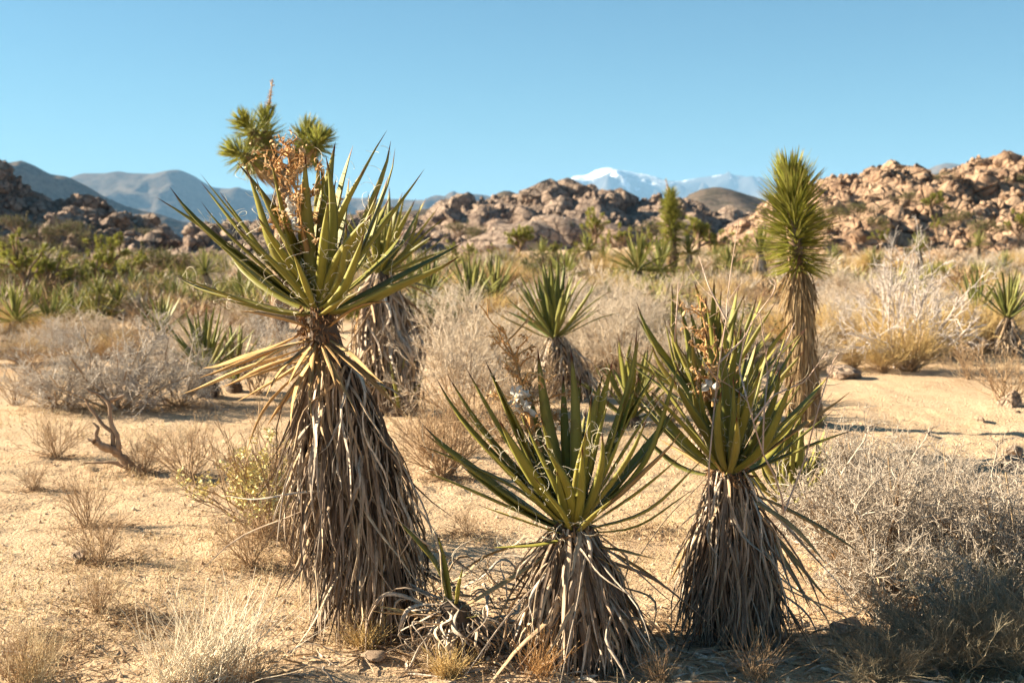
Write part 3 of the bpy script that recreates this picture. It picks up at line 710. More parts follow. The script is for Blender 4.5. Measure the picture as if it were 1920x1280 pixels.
bB = ground(1095, 1238); tB = at(1076, 978, bB.y)
yucca('mojave_yucca', 'low centre yucca with dried flower stalk and wide flaring skirt', bB, tB,
      tips=[(817, 707, 1), (839, 703, 1), (873, 688, 1), (791, 794, -1), (791, 808, 1), (783, 833, -1), (783, 879, -1), (909, 673, 1), (923, 698, 1), (983, 695, 1), (1008, 653, 1), (1070, 653, 1), (1056, 698, 1), (1090, 701, 1), (1106, 720, 1), (1149, 675, 1), (1194, 616, 1, 1.08),
            (1143, 746, -1, .85), (1174, 743, -1, .9), (1230, 695, -1), (1278, 667, 1, 1.08), (1278, 748, -1), (1264, 765, 1), (1329, 850, -1, 1.05), (1101, 802, -1, .8), (1092, 836, -1, .75), (1044, 878, -1, .7), (1000, 892, -1, .75), (983, 785, -1, .85), (1013, 780, -1, .85), (935, 785, -1, .95),
            (895, 945, -1, .8), (915, 1027, -1, .75), (1200, 700, 1), (1130, 700, 1), (1240, 740, 1), (860, 760, 1), (905, 830, -1, .95), (1215, 780, -1, .95), (960, 720, 1)],
      dead_tips=[(1278, 808, -1, .95, 0), (836, 1150, -1, 1.0, .02), (1084, 1272, -1, .98, .02), (1165, 1072, -1, .6, .02), (1233, 1047, -1, .75, .02), (860, 1075, 1, .9, .02), (1262, 1110, 1, .9, .02), (1150, 1010, -1, .5, .0)],
      nfill=16, wsc=.98, fill_el=(4, 62), L=.60, seed=5, fib=420, tr=(.06, .14),
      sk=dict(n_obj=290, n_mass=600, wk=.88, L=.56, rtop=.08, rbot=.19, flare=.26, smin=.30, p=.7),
      stalk=(at(1012, 850, tB.y + .02), at(945, 622, tB.y + .10), dict(n_br=26, br_len=.17, white=5, dens=420, low=.05)))

bC = ground(1392, 1205); tC = at(1366, 876, bC.y)
yucca('mojave_yucca', 'front yucca beside the grey thorny bush with pale ropy skirt', bC, tC,
      tips=[(1513, 612, 1, 1.05), (1480, 612, 1), (1488, 704, -1), (1560, 697, 1, 1.05), (1600, 806, -1), (1540, 735, -1), (1390, 610, 1), (1429, 689, -1), (1422, 632, 1), (1353, 730, -1, .8), (1353, 684, 1), (1375, 704, -1, .85), (1387, 728, -1, .75), (1262, 710, -1, 1.0), (1229, 655, 1, 1.05), (1285, 632, 1), (1298, 622, 1), (1314, 658, 1),
            (1193, 700, 1, 1.0), (1212, 727, -1, .95), (1190, 802, 1, .95), (1440, 650, 1), (1460, 690, 1), (1400, 660, 1), (1330, 640, 1), (1336, 700, 1), (1500, 760, 1)],
      dead_tips=[(1596, 733, -1, 1.05, 0), (1232, 819, 1, .9, 0), (1308, 825, -1, .45, 0), (1616, 1039, -1, 1.1, .03), (1552, 1061, -1, 1.0, .03), (1515, 1099, -1, .9, .03), (1522, 1147, -1, 1.0, .05), (1249, 1099, 1, 1.0, .03), (1560, 1130, 1, 1.05, .04)],
      nfill=24, wsc=.95, fill_el=(18, 82), L=.60, seed=8, fib=160, tr=(.055, .13),
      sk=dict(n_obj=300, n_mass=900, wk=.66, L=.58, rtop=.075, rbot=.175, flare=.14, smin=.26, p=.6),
      stalk=(at(1342, 760, tC.y + .03), at(1318, 572, tC.y + .08), dict(n_br=24, br_len=.10, white=1, dens=420, low=.05)))

# collapsed pup between the tall and the centre yucca
bQ = ground(882, 1222); tQ = at(850, 1126, bQ.y)
q = yucca('collapsed_yucca', 'half dead low yucca with curling grey leaves between two larger ones', bQ, tQ,
          tips=[(736, 968, -1, 1.0), (818, 996, -1, .8), (868, 1060, -1, .5), (905, 1150, -1, .5)],
          dead_tips=[(697, 1130, -1, .9, 0), (694, 1144, -1, .9, .01), (790, 1075, 1, .5, 0), (800, 1150, -1, .5, .0)], nfill=0, L=.36, seed=12, tr=(.05, .10), fib=20,
          sk=dict(n_obj=70, n_mass=60, L=.34, rtop=.06, rbot=.16, flare=.5, smin=.35, meshes=CURL + DEAD[:3]), wsc=1.35)
rq = random.Random(4)
for i in range(105):
    c = ground(rq.uniform(800, 1015), rq.uniform(1130, 1240)); h = rq.uniform(.02, .24) * (1 - abs(c.x - bQ.x) * 1.6)
    p0 = c + Vector((0, 0, max(.02, h))); d = Vector((rq.gauss(0, 1), rq.gauss(0, .7), rq.gauss(-.3, .5))).normalized()
    place_leaf(q, CURL[:2] + WAVY + DEAD[:4], p0, p0 + d * rq.uniform(.18, .40), Vector((0, 0, 1)), 'dead_leaf', wscale=1.1, rp=rq)

# ------------------------------------------------------------------ yuccas behind
def sk_mid(n=90, mass=120, L=.6, rt=.07, rb=.18, fl=.12, smin=.25): return dict(n_obj=n, n_mass=mass, L=L, rtop=rt, rbot=rb, flare=fl, smin=smin)
bG = ground(742, 770); tG = at(712, 508, bG.y)
yucca('mojave_yucca', 'yucca with brown shaggy trunk directly behind the tallest one', bG, tG,
      tips=[(838, 405, 1), (825, 385, -1), (845, 430, 1), (800, 370, 1), (780, 372, -1), (850, 465, -1), (640, 400, 1), (690, 360, 1), (730, 350, 1), (755, 360, 1), (815, 440, -1)], 
      dead_tips=[(820, 545, -1), (830, 575, 1), (640, 600, -1), (780, 560, -1), (665, 650, -1), (790, 640, 1)],
      nfill=26, fill_el=(5, 85), L=.85, seed=15, leaf=LEAF, tr=(.09, .26), sk=dict(n_obj=200, n_mass=200, L=.95, rtop=.16, rbot=.34, flare=.08, smin=.25))
def small_yucca(u, v, ru, rv, L, n, label, seed, sk=None, group='yuccas scattered through the scrub', leaf=LEAFM, tr=(.05, .1), fe=(12, 85), wsc=1.0):
    b = ground(u, v); t = at(ru, rv, b.y)
    if t.z < b.z + .03: t.z = b.z + .03
    return yucca('mojave_yucca', label, b, t, nfill=n, L=L, seed=seed, group=group, leaf=leaf, sk=sk, tr=tr, fill_el=fe, wsc=wsc)
small_yucca(745, 775, 748, 762, .62, 12, 'young green rosette at the foot of the brown shaggy trunk', 16)
small_yucca(1095, 745, 1040, 628, .90, 54, 'yucca with bent over white trunk in the middle distance', 17, dict(n_obj=200, n_mass=160, L=.62, rtop=.13, rbot=.33, flare=.10, smin=.2, wk=.8), leaf=LEAFM, fe=(8, 85))
small_yucca(1190, 800, 1185, 778, .78, 26, 'dark leaved yucca rosette between the two front crowns', 18, leaf=LEAF)
small_yucca(1330, 860, 1335, 760, 1.0, 52, 'yucca rosette crowded behind the crown of the right front yucca', 19, leaf=LEAF, sk=sk_mid(60, 60))
small_yucca(1468, 1000, 1478, 938, .56, 34, 'broad yellow green rosette low behind the ropy skirt', 20, leaf=LEAF, wsc=1.25)
small_yucca(392, 745, 385, 690, .78, 40, 'bushy grey green yucca left of the spreading straw leaves', 21, sk_mid(70, 70, .5))
small_yucca(306, 660, 302, 622, .72, 32, 'yucca with old flower stalk behind the dead bush', 22, sk_mid(30, 30, .4))
small_yucca(440, 735, 440, 710, .70, 26, 'small yucca half hidden by hanging straw coloured leaves', 23)
small_yucca(895, 640, 885, 565, .95, 44, 'dark green yucca with orange dead leaves beyond the beige scrub', 24, sk_mid(60, 40, .7, .08, .2, .2))
small_yucca(932, 610, 928, 555, 1.0, 36, 'slim yucca on grey stem beside the dark green one', 25, sk_mid(40, 40, .6))
small_yucca(812, 580, 805, 548, 1.15, 34, 'yucca rosette peeping past the tall yucca leaf tips', 26)
small_yucca(1898, 668, 1890, 592, .80, 40, 'yucca with drooping green and straw leaves at the right edge', 27, sk_mid(70, 60, .7, .08, .16, .22))
small_yucca(1835, 640, 1832, 585, .85, 34, 'yellow green yucca next to the right edge', 28, sk_mid(30, 30, .5))

# ------------------------------------------------------------------ far yuccas: a few kinds, copied
def far_yucca_proto(seed, h, L, n):
    rng = np.random.default_rng(seed); root = empty('yucca', (0, 0, 0))
    az = rng.uniform(0, 6.28, n); el = np.radians(rng.uniform(-5, 88, n))
    D = np.stack([np.cos(az) * np.cos(el), np.sin(az) * np.cos(el), np.sin(el)], -1); B = np.zeros((n, 3)); B[:, 2] = h
    bl = blades(B + D * .04, D, np.array([[0, 0, 1.]]) + 0 * D, L * rng.uniform(.7, 1.1, n), L * .062, 5, rng.normal(size=n) * .03, .35, .05)
    obj('leaf_rosette', make_mesh('leaf_rosette', *bl[:2], None, bl[2], M['leaf_far']), root, kind='stuff')
    n2 = int(60 + 120 * h); az = rng.uniform(0, 6.28, n2); z = rng.uniform(.2 * h, h, n2); rad = np.stack([np.cos(az), np.sin(az), 0 * az], -1)
    B = rad * .08; B[:, 2] = z; D = rad * .22; D[:, 2] = -1
    bl = blades(B, D, rad, np.minimum(.5, z + .02), .04, 4, .03, .4, 0, rng.normal(size=n2), 'strip')
    obj('dead_leaf_mass', make_mesh('dead_leaf_mass', *bl[:2], None, bl[2], M['dead']), root, kind='stuff')
    obj('trunk', trunk_mesh(Vector((0, 0, 0)), Vector((0, 0, h)), .06, .11, seed=seed), root)
    return root
FY = [far_yucca_proto(31, .35, .75, 60), far_yucca_proto(32, .9, .75, 64), far_yucca_proto(33, .12, .8, 54)]
fy_used = [0, 0, 0]
def far_yucca(u, v, k, sc, label, group='yuccas far off across the scrub flat'):
    o = FY[k] if not fy_used[k] else copy_tree(FY[k]); fy_used[k] = 1
    g = ground(u, v); o.location = g; o.rotation_euler = (random.uniform(-.1, .1), random.uniform(-.15, .15), random.uniform(0, 6.28)); o.scale = (sc,) * 3
    tag(o, label, 'yucca', group)
far_list = [(95, 640, 0, .8), (225, 600, 0, .8), (330, 590, 0, .75), (460, 590, 0, .9), (130, 622, 0, .85), (28, 640, 0, .95), (5, 600, 0, .8), (190, 600, 1, .6), (70, 600, 0, .7), (105, 590, 0, .65), (250, 560, 2, .9), (395, 570, 1, .8), (350, 560, 0, .7), (1195, 545, 0, 1.5), (1235, 540, 0, 1.3), (1425, 540, 1, 1.1), (1370, 525, 0, 1.1), (1830, 500, 1, .9), (1640, 520, 0, .9),
            (1105, 520, 1, .9), (1135, 515, 0, 1.0), (1292, 530, 1, .9), (1065, 545, 0, 1.1), (770, 560, 0, 1.1), (1340, 515, 0, .9), (160, 545, 0, .8), (220, 540, 1, .7), (1720, 520, 1, .9), (1880, 520, 0, .8), (1010, 520, 1, .8), (60, 560, 1, .8), (1560, 505, 0, .9)]
FYL = ['yucca tuft above the low tangled grey bush', 'yucca tuft below the bushy many armed joshua tree', 'yucca tuft above the bushy grey green yucca', 'yucca tuft behind the straw leaves of the tallest yucca', 'small yucca clump left of the grey tangled bush', 'yucca clump near the left picture edge above the dark brush', 'yucca tuft cut by the left picture edge', 'yucca on a grey stump trunk below the bushy joshua tree', 'yucca tuft right of the broad bare trunked joshua tree', 'yucca tuft among the left joshua trees', 'ground hugging yucca tuft before the pink outcrop', 'thin trunked yucca below the olive bush at the pink rocks', 'yucca tuft between olive bush and tallest yucca',
       'wide yucca clump left of the slender pole tree', 'yucca clump touching the foot of the slender pole tree', 'trunked yucca left of the club crowned tree', 'yucca clump right of the dense joshua tree', 'trunked yucca before the boulder hill at far right', 'yucca tuft above the bleached white bush', 'trunked yucca under the tall open joshua tree', 'yucca tuft right of the tall open joshua tree', 'thick trunked yucca right of the slender pole tree', 'yucca tuft right of the rounded olive bush', 'yucca tuft seen past the crown behind the tallest yucca',
       'far yucca tuft at the left end of the boulder slope', 'tiny yucca tuft in the left thicket', 'short trunked yucca right of the bushy joshua tree', 'trunked yucca above the right end of the bleached bush', 'yucca tuft at the boulder hill near the right edge', 'short trunked yucca before the rounded olive bush', 'short trunked yucca in the left thicket shade', 'yucca tuft just right of the club crown']
for i, (u, v, k, s) in enumerate(far_list):
    far_yucca(u, v, k, s * 1.05, FYL[i])

# ------------------------------------------------------------------ Joshua trees
def rosette_mesh(name, seed, n, length, leafL, W, mat, top_ang=12, bot_ang=105):
    rng = np.random.default_rng(seed); s = rng.uniform(0, 1, n) ** .9; az = rng.uniform(0, 6.28, n)
    a = np.radians(bot_ang + (top_ang - bot_ang) * np.clip(s * 1.0 + rng.normal(size=n) * .06, 0, 1) ** 1.1)
    D = np.stack([np.cos(az) * np.sin(a), np.sin(az) * np.sin(a), np.cos(a)], -1)
    B = np.stack([np.cos(az) * leafL * .08, np.sin(az) * leafL * .08, s * length], -1)
    ll = leafL * rng.uniform(.75, 1.1, n) * (.85 + .25 * np.sin(s * np.pi))
    bl = blades(B, D, np.array([[0, 0, 1.]]) + 0 * D + rng.normal(size=(n, 3)) * .3, ll, W * rng.uniform(.8, 1.2, n), 4, rng.normal(size=n) * .03, .4, .03)
    return make_mesh(name, *bl[:2], None, bl[2], mat)

# single club-shaped Joshua tree on the right
bI = ground(1512, 800); zI = lambda v: at(1490, v, bI.y).z
rng = np.random.default_rng(61)
rootI = empty('joshua_tree', bI, 'young unbranched joshua tree with tall green club crown at the path', 'tree')
topI = at(1482, 335, bI.y); midI = at(1497, 505, bI.y)
obj('trunk', trunk_mesh(bI, topI, .04, .12, seed=62, mat=M['jtrunk']), rootI)
n = 1000; s = rng.uniform(0, 1, n); az = rng.uniform(0, 6.28, n)
a = np.radians(112 + (16 - 112) * np.clip(s + rng.normal(size=n) * .05, 0, 1) ** .95)
Bp = np.array(midI)[None] * (1 - s[:, None]) + np.array(topI)[None] * s[:, None]; rad = np.stack([np.cos(az), np.sin(az), 0 * az], -1)
D = rad * np.sin(a)[:, None]; D[:, 2] = np.cos(a)
bl = blades(Bp + rad * .045, D, np.array([[0, 0, 1.]]) + 0 * D, (.33 + .05 * fbm(az * 1.2, s * 5, 2, 5)) * rng.uniform(.6, 1.2, n) * (.8 + .3 * np.sin(s * 3.0)), .017 * rng.uniform(.8, 1.3, n), 5, rng.normal(size=n) * .02, .4, .02)
obj('crown', make_mesh('crown', *bl[:2], None, bl[2], M['joshua']), rootI, kind='stuff')
n = 1500; s = rng.uniform(.08, 1, n); az = rng.uniform(0, 6.28, n); rad = np.stack([np.cos(az), np.sin(az), 0 * az], -1)
lowI = bI.copy()
Bp = np.array(lowI)[None] * (1 - s[:, None]) + np.array(midI + Vector((0, 0, .05)))[None] * s[:, None]
D = rad * (.10 + .30 * sstep(.75, 1, s))[:, None] * rng.uniform(.5, 1.5, (n, 1)); D[:, 2] = -1
bl = blades(Bp + rad * (.06 + .075 * (1 - s))[:, None], D + rng.normal(size=(n, 3)) * .05, rad, np.minimum(.34 * rng.uniform(.7, 1.15, n), Bp[:, 2] - bI.z + .03), .016, 4, rng.normal(size=n) * .04, .4, 0, rng.normal(size=n) * .8, 'strip')
obj('dead_leaf_skirt', make_mesh('dead_leaf_skirt', *bl[:2], None, bl[2], M['dead_warm']), rootI, kind='stuff')
n = 40; az = rng.uniform(0, 6.28, n); s = rng.uniform(.8, 1.1, n); rad = np.stack([np.cos(az), np.sin(az), 0 * az], -1)
Bp = np.array(lowI)[None] * (1 - s[:, None]) + np.array(midI)[None] * s[:, None]; D = rad + np.array([0, 0, -.9])

ROS = [rosette_mesh('leaf_rosette', 71 + i, 260, .42, .26, .017, M['joshua'], 8, 120) for i in range(3)]
ROSF = [rosette_mesh('leaf_rosette', 75 + i, 90, .34, .24, .035, M['joshua'], 8, 115) for i in range(3)]
def axis_m(p, d, s, roll=0):
    q = Vector(d).to_track_quat('Z', 'Y').to_matrix().to_4x4()
    return Matrix.Translation(p) @ q @ Matrix.Rotation(roll, 4, 'Z') @ Matrix.Diagonal((s, s, s, 1))
def joshua_px(base, limbs, label, ros, rs, r0, group=None, seed=1, stalks=()):
    """limbs: list of pixel polylines at the tree's own depth (with depth offsets); a rosette on each end"""
    rng = np.random.default_rng(seed); rp = random.Random(seed)
    root = empty('joshua_tree', base, label, 'tree', group); V = []
    for li, (pts, rr, dy) in enumerate(limbs):
        P = [at(u, v, base.y + dy * (i / max(1, len(pts) - 1))) for i, (u, v) in enumerate(pts)]
        t = np.linspace(0, 1, 8); arr = np.array(P); tt = np.linspace(0, 1, len(P))
        Q = np.stack([np.interp(t, tt, arr[:, c]) for c in range(3)], -1)[None]
        if li == 0: Q[0, 0, 2] -= .1
        tb = tubes(Q, np.linspace(rr[0], rr[1], 8)[None], 8, rng)
        me = make_mesh('limb', *tb[:2], mat=M['jtrunk']); obj('trunk' if li == 0 else 'limb', me, root)
        # shaggy dead leaves along the limb
        n = 130; s = rng.uniform(.25, 1, n); i = np.minimum((s * 7).astype(int), 6); f = (s * 7 - i)[:, None]
        C = Q[0, i] * (1 - f) + Q[0, i + 1] * f; tan = norm(Q[0, i + 1] - Q[0, i]); rad = rng.normal(size=(n, 3)); rad = norm(rad - tan * np.sum(rad * tan, -1, keepdims=True))
        D = -tan + rad * .35 + np.array([0, 0, -.3]); R = (rr[0] * (1 - s) + rr[1] * s)[:, None]
        bl = blades(C + rad * R * .9, D, rad, rs * .25 * rng.uniform(.7, 1.2, n), rs * .03, 4, .03, .4, 0, 0, 'strip'); 
        obj('dead_leaf_skirt', make_mesh('dead_leaf_skirt', *bl[:2], None, bl[2], M['dead_warm']), root, kind='stuff')
        d = Vector(Q[0, -1] - Q[0, -2]).normalized()
        obj('leaf_rosette', rp.choice(ros), root, axis_m(Vector(Q[0, -1]) - d * .25 * rs, d, rs, rp.uniform(0, 6)), kind='stuff')
    for (u0, v0, u1, v1) in stalks:
        p0, p1 = at(u0, v0, base.y), at(u1, v1, base.y); t = np.linspace(0, 1, 6)[:, None]
        P = (np.array(p0) * (1 - t) + np.array(p1) * t)[None]; H = (p1 - p0).length
        G = grow(P, 40, .14, 1.2, 3, -.1, .3, .05, rng)
        tb = cat(tubes(P, radii(P, .05 * H, .012 * H), 6, rng), tubes(G, radii(G, .02 * H, .008 * H), 3, rng)); obj('flower_stalk', make_mesh('flower_stalk', *tb[:2], mat=M['petal']), root)
    return root
bH = ground(522, 622)
joshua_px(bH, [([(524, 622), (528, 480), (534, 350), (520, 320), (502, 280), (500, 246)], (.17, .09), 0), ([(530, 330), (548, 322), (565, 285), (572, 262)], (.11, .08), .3), ([(530, 335), (500, 318), (470, 300), (455, 292)], (.11, .08), -.5), ([(505, 275), (482, 262), (470, 246)], (.09, .07), -.3), ([(560, 300), (580, 285), (592, 272)], (.08, .07), -.3)],
          'tall branching joshua tree rising behind the tallest yucca', ROS, 1.5, .17, seed=5, stalks=[(503, 210, 511, 148)])
bJ = ground(1262, 530)
joshua_px(bJ, [([(1262, 530), (1262, 480), (1256, 430), (1254, 390)], (.17, .09), 0)], 'slender pole like joshua tree with pointed dead top below the snowy mountain', ROS[:1], 1.2, .15, seed=6, stalks=[(1254, 362, 1248, 335)])
jr = bpy.data.objects.get('joshua_tree.002')
for v, s in ((480, 1.5), (455, 1.8), (430, 1.7), (405, 1.5)):
    obj('leaf_rosette', ROS[1], jr, axis_m(at(1258, v, bJ.y), (0, 0, 1), s, v), kind='stuff')

def joshua_auto(u, v, v_top, seed, label, group='far joshua trees on the flat', depth=None, spread=.55, lv=2, rs=None):
    rng = np.random.default_rng(seed); rp = random.Random(seed)
    b = ground(u, v) if depth is None else at(u, v, depth)
    H = at(u, v_top, b.y).z - b.z
    root = empty('joshua_tree', b, label, 'tree', group)
    t = np.linspace(0, 1, 6)[:, None]; d0 = np.array([rng.normal() * .15, rng.normal() * .15, 1.]); d0 /= np.linalg.norm(d0)
    P = (np.array(b)[None] + d0[None] * t * H * .48)[None]; P[0, 0, 2] -= .1
    tb = tubes(P, radii(P, H * .040, H * .032), 8, rng); obj('trunk', make_mesh('trunk', *tb[:2], mat=M['jtrunk']), root)
    G = grow(P, 5, .62, spread, 5, .45, .16, .55, rng, .3, False); G2 = grow(G, 3, .55, .75, 4, .35, .18, .35, rng, .3, False)
    G3 = grow(G2, 2, .6, .7, 4, .35, .15, .4, rng, .3, False) if lv > 2 else None
    parts = [tubes(G, radii(G, H * .026, H * .020), 6, rng), tubes(G2, radii(G2, H * .018, H * .014), 5, rng)]
    if lv > 2: parts.append(tubes(G3, radii(G3, H * .014, H * .012), 5, rng))
    tb = cat(*parts); obj('limbs', make_mesh('limbs', *tb[:2], mat=M['jtrunk']), root)
    ends = [g for g in G] + [g for g in G2] + ([g for g in G3] if lv > 2 else [])
    S = (rs or H * .31)
    for g in ends:
        d = Vector(g[-1] - g[-2]).normalized(); obj('leaf_rosette', rp.choice(ROSF), root, axis_m(Vector(g[-1]) - d * .12 * S, d, S * rp.uniform(.8, 1.15), rp.uniform(0, 6)), kind='stuff')
    return root
for i, (u, v, vt, lv, lab) in enumerate([
    (55, 590, 462, 2, 'broad joshua tree with bare trunk left of the yucca flat'), (110, 560, 490, 2, 'low joshua tree behind the broad one at the left'), (205, 545, 458, 3, 'bushy many armed joshua tree in front of the pink outcrop'),
    (272, 535, 475, 2, 'thin joshua tree with two forks before the pink outcrop'), (-12, 545, 462, 2, 'joshua tree cut by the left picture edge'), (155, 560, 500, 2, 'small joshua tree beside the bushy many armed one'), (35, 545, 490, 2, 'half hidden joshua tree in the dark green thicket'), (85, 570, 478, 3, 'dense joshua tree right of the broad one'), (180, 560, 485, 2, 'joshua tree leaning beside the bushy many armed one'), (240, 555, 490, 2, 'short joshua tree before the pink outcrop'),
    (972, 500, 428, 3, 'rounded joshua tree in front of the smooth granite dome'), (925, 505, 470, 2, 'low joshua tree left of the rounded one'), (1112, 492, 398, 2, 'tall open joshua tree before the central rocks'), (1165, 490, 420, 2, 'sparse pale joshua tree right of the tall open one'), (1045, 500, 450, 2, 'small joshua tree right of the smooth dome'), (1215, 500, 440, 2, 'small joshua tree left of the slender pole'), (890, 510, 462, 2, 'small joshua tree left of the low one'), (1395, 490, 440, 2, 'small joshua tree left of the club crown'), (1650, 480, 430, 2, 'small joshua tree above the bleached bush'), (1075, 505, 460, 2, 'tiny joshua tree left of the tall open one'),
    (1302, 500, 412, 3, 'dense joshua tree just right of the slender pole'), (1335, 500, 430, 2, 'joshua tree touching the dense one near the boulder slope'), (1745, 420, 350, 2, 'lone joshua tree up on the orange boulder hill'), (1910, 470, 395, 2, 'joshua tree on the boulder hill at the right edge'), (1760, 450, 410, 2, 'small joshua tree at the foot of the orange boulders'), (860, 500, 452, 2, 'little joshua tree below the sunlit rocks past the leaf tips')]):
    dep = {1745: 84, 1910: 74, 1760: 72}.get(u)
    joshua_auto(u, v, vt, 300 + i, lab, depth=dep, lv=lv)

# ------------------------------------------------------------------ shrubs
def base_dirs(n, spread, rng, flat=0.0):
    az = rng.uniform(0, 6.28, n); a = spread * np.sqrt(rng.uniform(0, 1, n))
    d = np.stack([np.cos(az) * np.sin(a), np.sin(az) * np.sin(a), np.cos(a)], -1); return d
def shrub_paths(seed, n0, h, spread, k0=6, curl=.14):
    rng = np.random.default_rng(seed); d = base_dirs(n0, spread, rng)
    L = h * rng.uniform(.65, 1.1, (n0, 1, 1)); dd = d[:, None] + np.cumsum(rng.normal(size=(n0, k0 - 1, 3)) * curl, 1)
    b = np.zeros((n0, 1, 3)); b[:, 0, :2] = rng.normal(size=(n0, 2)) * h * .06
    return np.concatenate([b, b + np.cumsum(norm(dd) * L / (k0 - 1), 1)], 1), rng
def shrub_proto(name, seed, n0, h, spread, lv, r, mat_b, mat_t, curl=.14, up=.15, leaves=None):
    P, rng = shrub_paths(seed, n0, h, spread, curl=curl); root = empty(name, (0, 0, 0))
    tb = tubes(P, radii(P, r, r * .45), 4, rng); obj('branches', make_mesh('branches', *tb[:2], None, tb[2], mat_b), root, kind='stuff')
    G = P; parts = []; rr = r * .5
    for (n, L, ang, k, cu, tmin) in lv:
        G = grow(G, n, L, ang, k, up, cu, tmin, rng); parts.append(tubes(G, radii(G, rr, rr * .5), 3, rng)); rr *= .62
    for p in parts:
        p[0][:, 2] = np.where(p[0][:, 2] < .0, np.abs(p[0][:, 2]) * .4, p[0][:, 2])
    tb = cat(*parts); obj('twigs', make_mesh('twigs', *tb[:2], None, tb[2], mat_t), root, kind='stuff')
    if leaves:
        n, l, w, mt = leaves; pts = G[:, 1:].reshape(-1, 3); sel = pts[rng.integers(len(pts), size=n)]
        dr = rng.normal(size=(n, 3)); dr[:, 2] += .5; bl = blades(sel, dr, rng.normal(size=(n, 3)), l * rng.uniform(.6, 1.3, n), w, 3, 0, .3)
        obj('foliage', make_mesh('foliage', *bl[:2], None, bl[2], mt), root, kind='stuff')
    return root
PRO = {
 'beige': [shrub_proto('shrub', 401, 26, .55, 1.05, [(7, .50, .55, 4, .2, .25), (6, .5, .6, 3, .25, .3), (4, .55, .6, 3, .25, .3)], .006, M['tw_brown'], M['tw_beige'], up=.30), shrub_proto('shrub', 402, 30, .55, 1.15, [(7, .45, .6, 4, .2, .25), (6, .5, .6, 3, .25, .3), (4, .5, .7, 3, .25, .3)], .006, M['tw_brown'], M['tw_beige'], up=.25)],
 'grey': [shrub_proto('shrub', 411, 24, .6, 1.2, [(7, .5, .7, 4, .3, .2), (6, .5, .8, 3, .35, .2), (4, .5, .9, 3, .35, .2)], .007, M['tw_brown'], M['tw_grey'], up=.08)],
 'thorn': [shrub_proto('shrub', 471, 44, .6, 1.35, [(8, .5, .75, 5, .3, .15), (7, .5, .85, 4, .38, .15), (5, .5, .9, 3, .4, .2)], .008, M['tw_brown'], M['tw_thorn'], up=.10)],
 'brown': [shrub_proto('shrub', 421, 26, .5, .85, [(5, .5, .45, 4, .2, .3), (4, .5, .5, 3, .2, .3)], .005, M['tw_brown'], M['tw_brown'], up=.2), shrub_proto('shrub', 422, 22, .5, .7, [(5, .45, .4, 4, .2, .3), (3, .5, .5, 3, .2, .3)], .005, M['tw_brown'], M['tw_brown'], up=.25)],
 'gold': [shrub_proto('shrub', 431, 110, .55, 1.05, [(7, .4, .35, 4, .15, .3), (3, .5, .5, 3, .2, .3)], .004, M['tw_brown'], M['tw_gold'], up=.2)],
 'white': [shrub_proto('shrub', 441, 18, .9, 1.1, [(6, .5, .6, 5, .22, .25), (4, .5, .6, 4, .25, .3), (3, .5, .7, 3, .3, .3)], .011, M['tw_white'], M['tw_white'], up=.12)],
 'green': [shrub_proto('shrub', 451, 16, .8, 1.05, [(6, .5, .6, 4, .2, .3), (5, .5, .7, 3, .25, .3)], .012, M['bark'], M['bark'], up=.15, leaves=(2600, .05, .022, M['tw_green']))],
 'ephedra': [shrub_proto('shrub', 461, 60, .5, 1.15, [(6, .5, .5, 4, .15, .2), (5, .5, .5, 3, .2, .2), (2, .5, .5, 3, .2, .2)], .004, M['tw_ephedra'], M['tw_ephedra'], up=.15)],
}
NAT = {'thorn': .72, 'beige': .56, 'grey': .62, 'brown': .50, 'gold': .55, 'white': 1.0, 'green': .95, 'ephedra': .55}
used = set(); shr_r = random.Random(77)
def shrub(u, v, hpx, kind, label, group=None, wide=1.0, name='shrub', rot=None):
    protos = PRO[kind]; pr = shr_r.choice(protos)
    if pr.name in used: o = copy_tree(pr)
    else: o = pr; used.add(pr.name)
    g = ground(u, v) if v > 0 else Vector((0, 0, 0))
    H = hpx / FPX * g.y; s = H / NAT[kind]
    o.location = g; o.scale = (s * wide, s * wide, s); o.rotation_euler = (0, 0, shr_r.uniform(0, 6.28) if rot is None else rot)
    return tag(o, label, 'shrub', group)
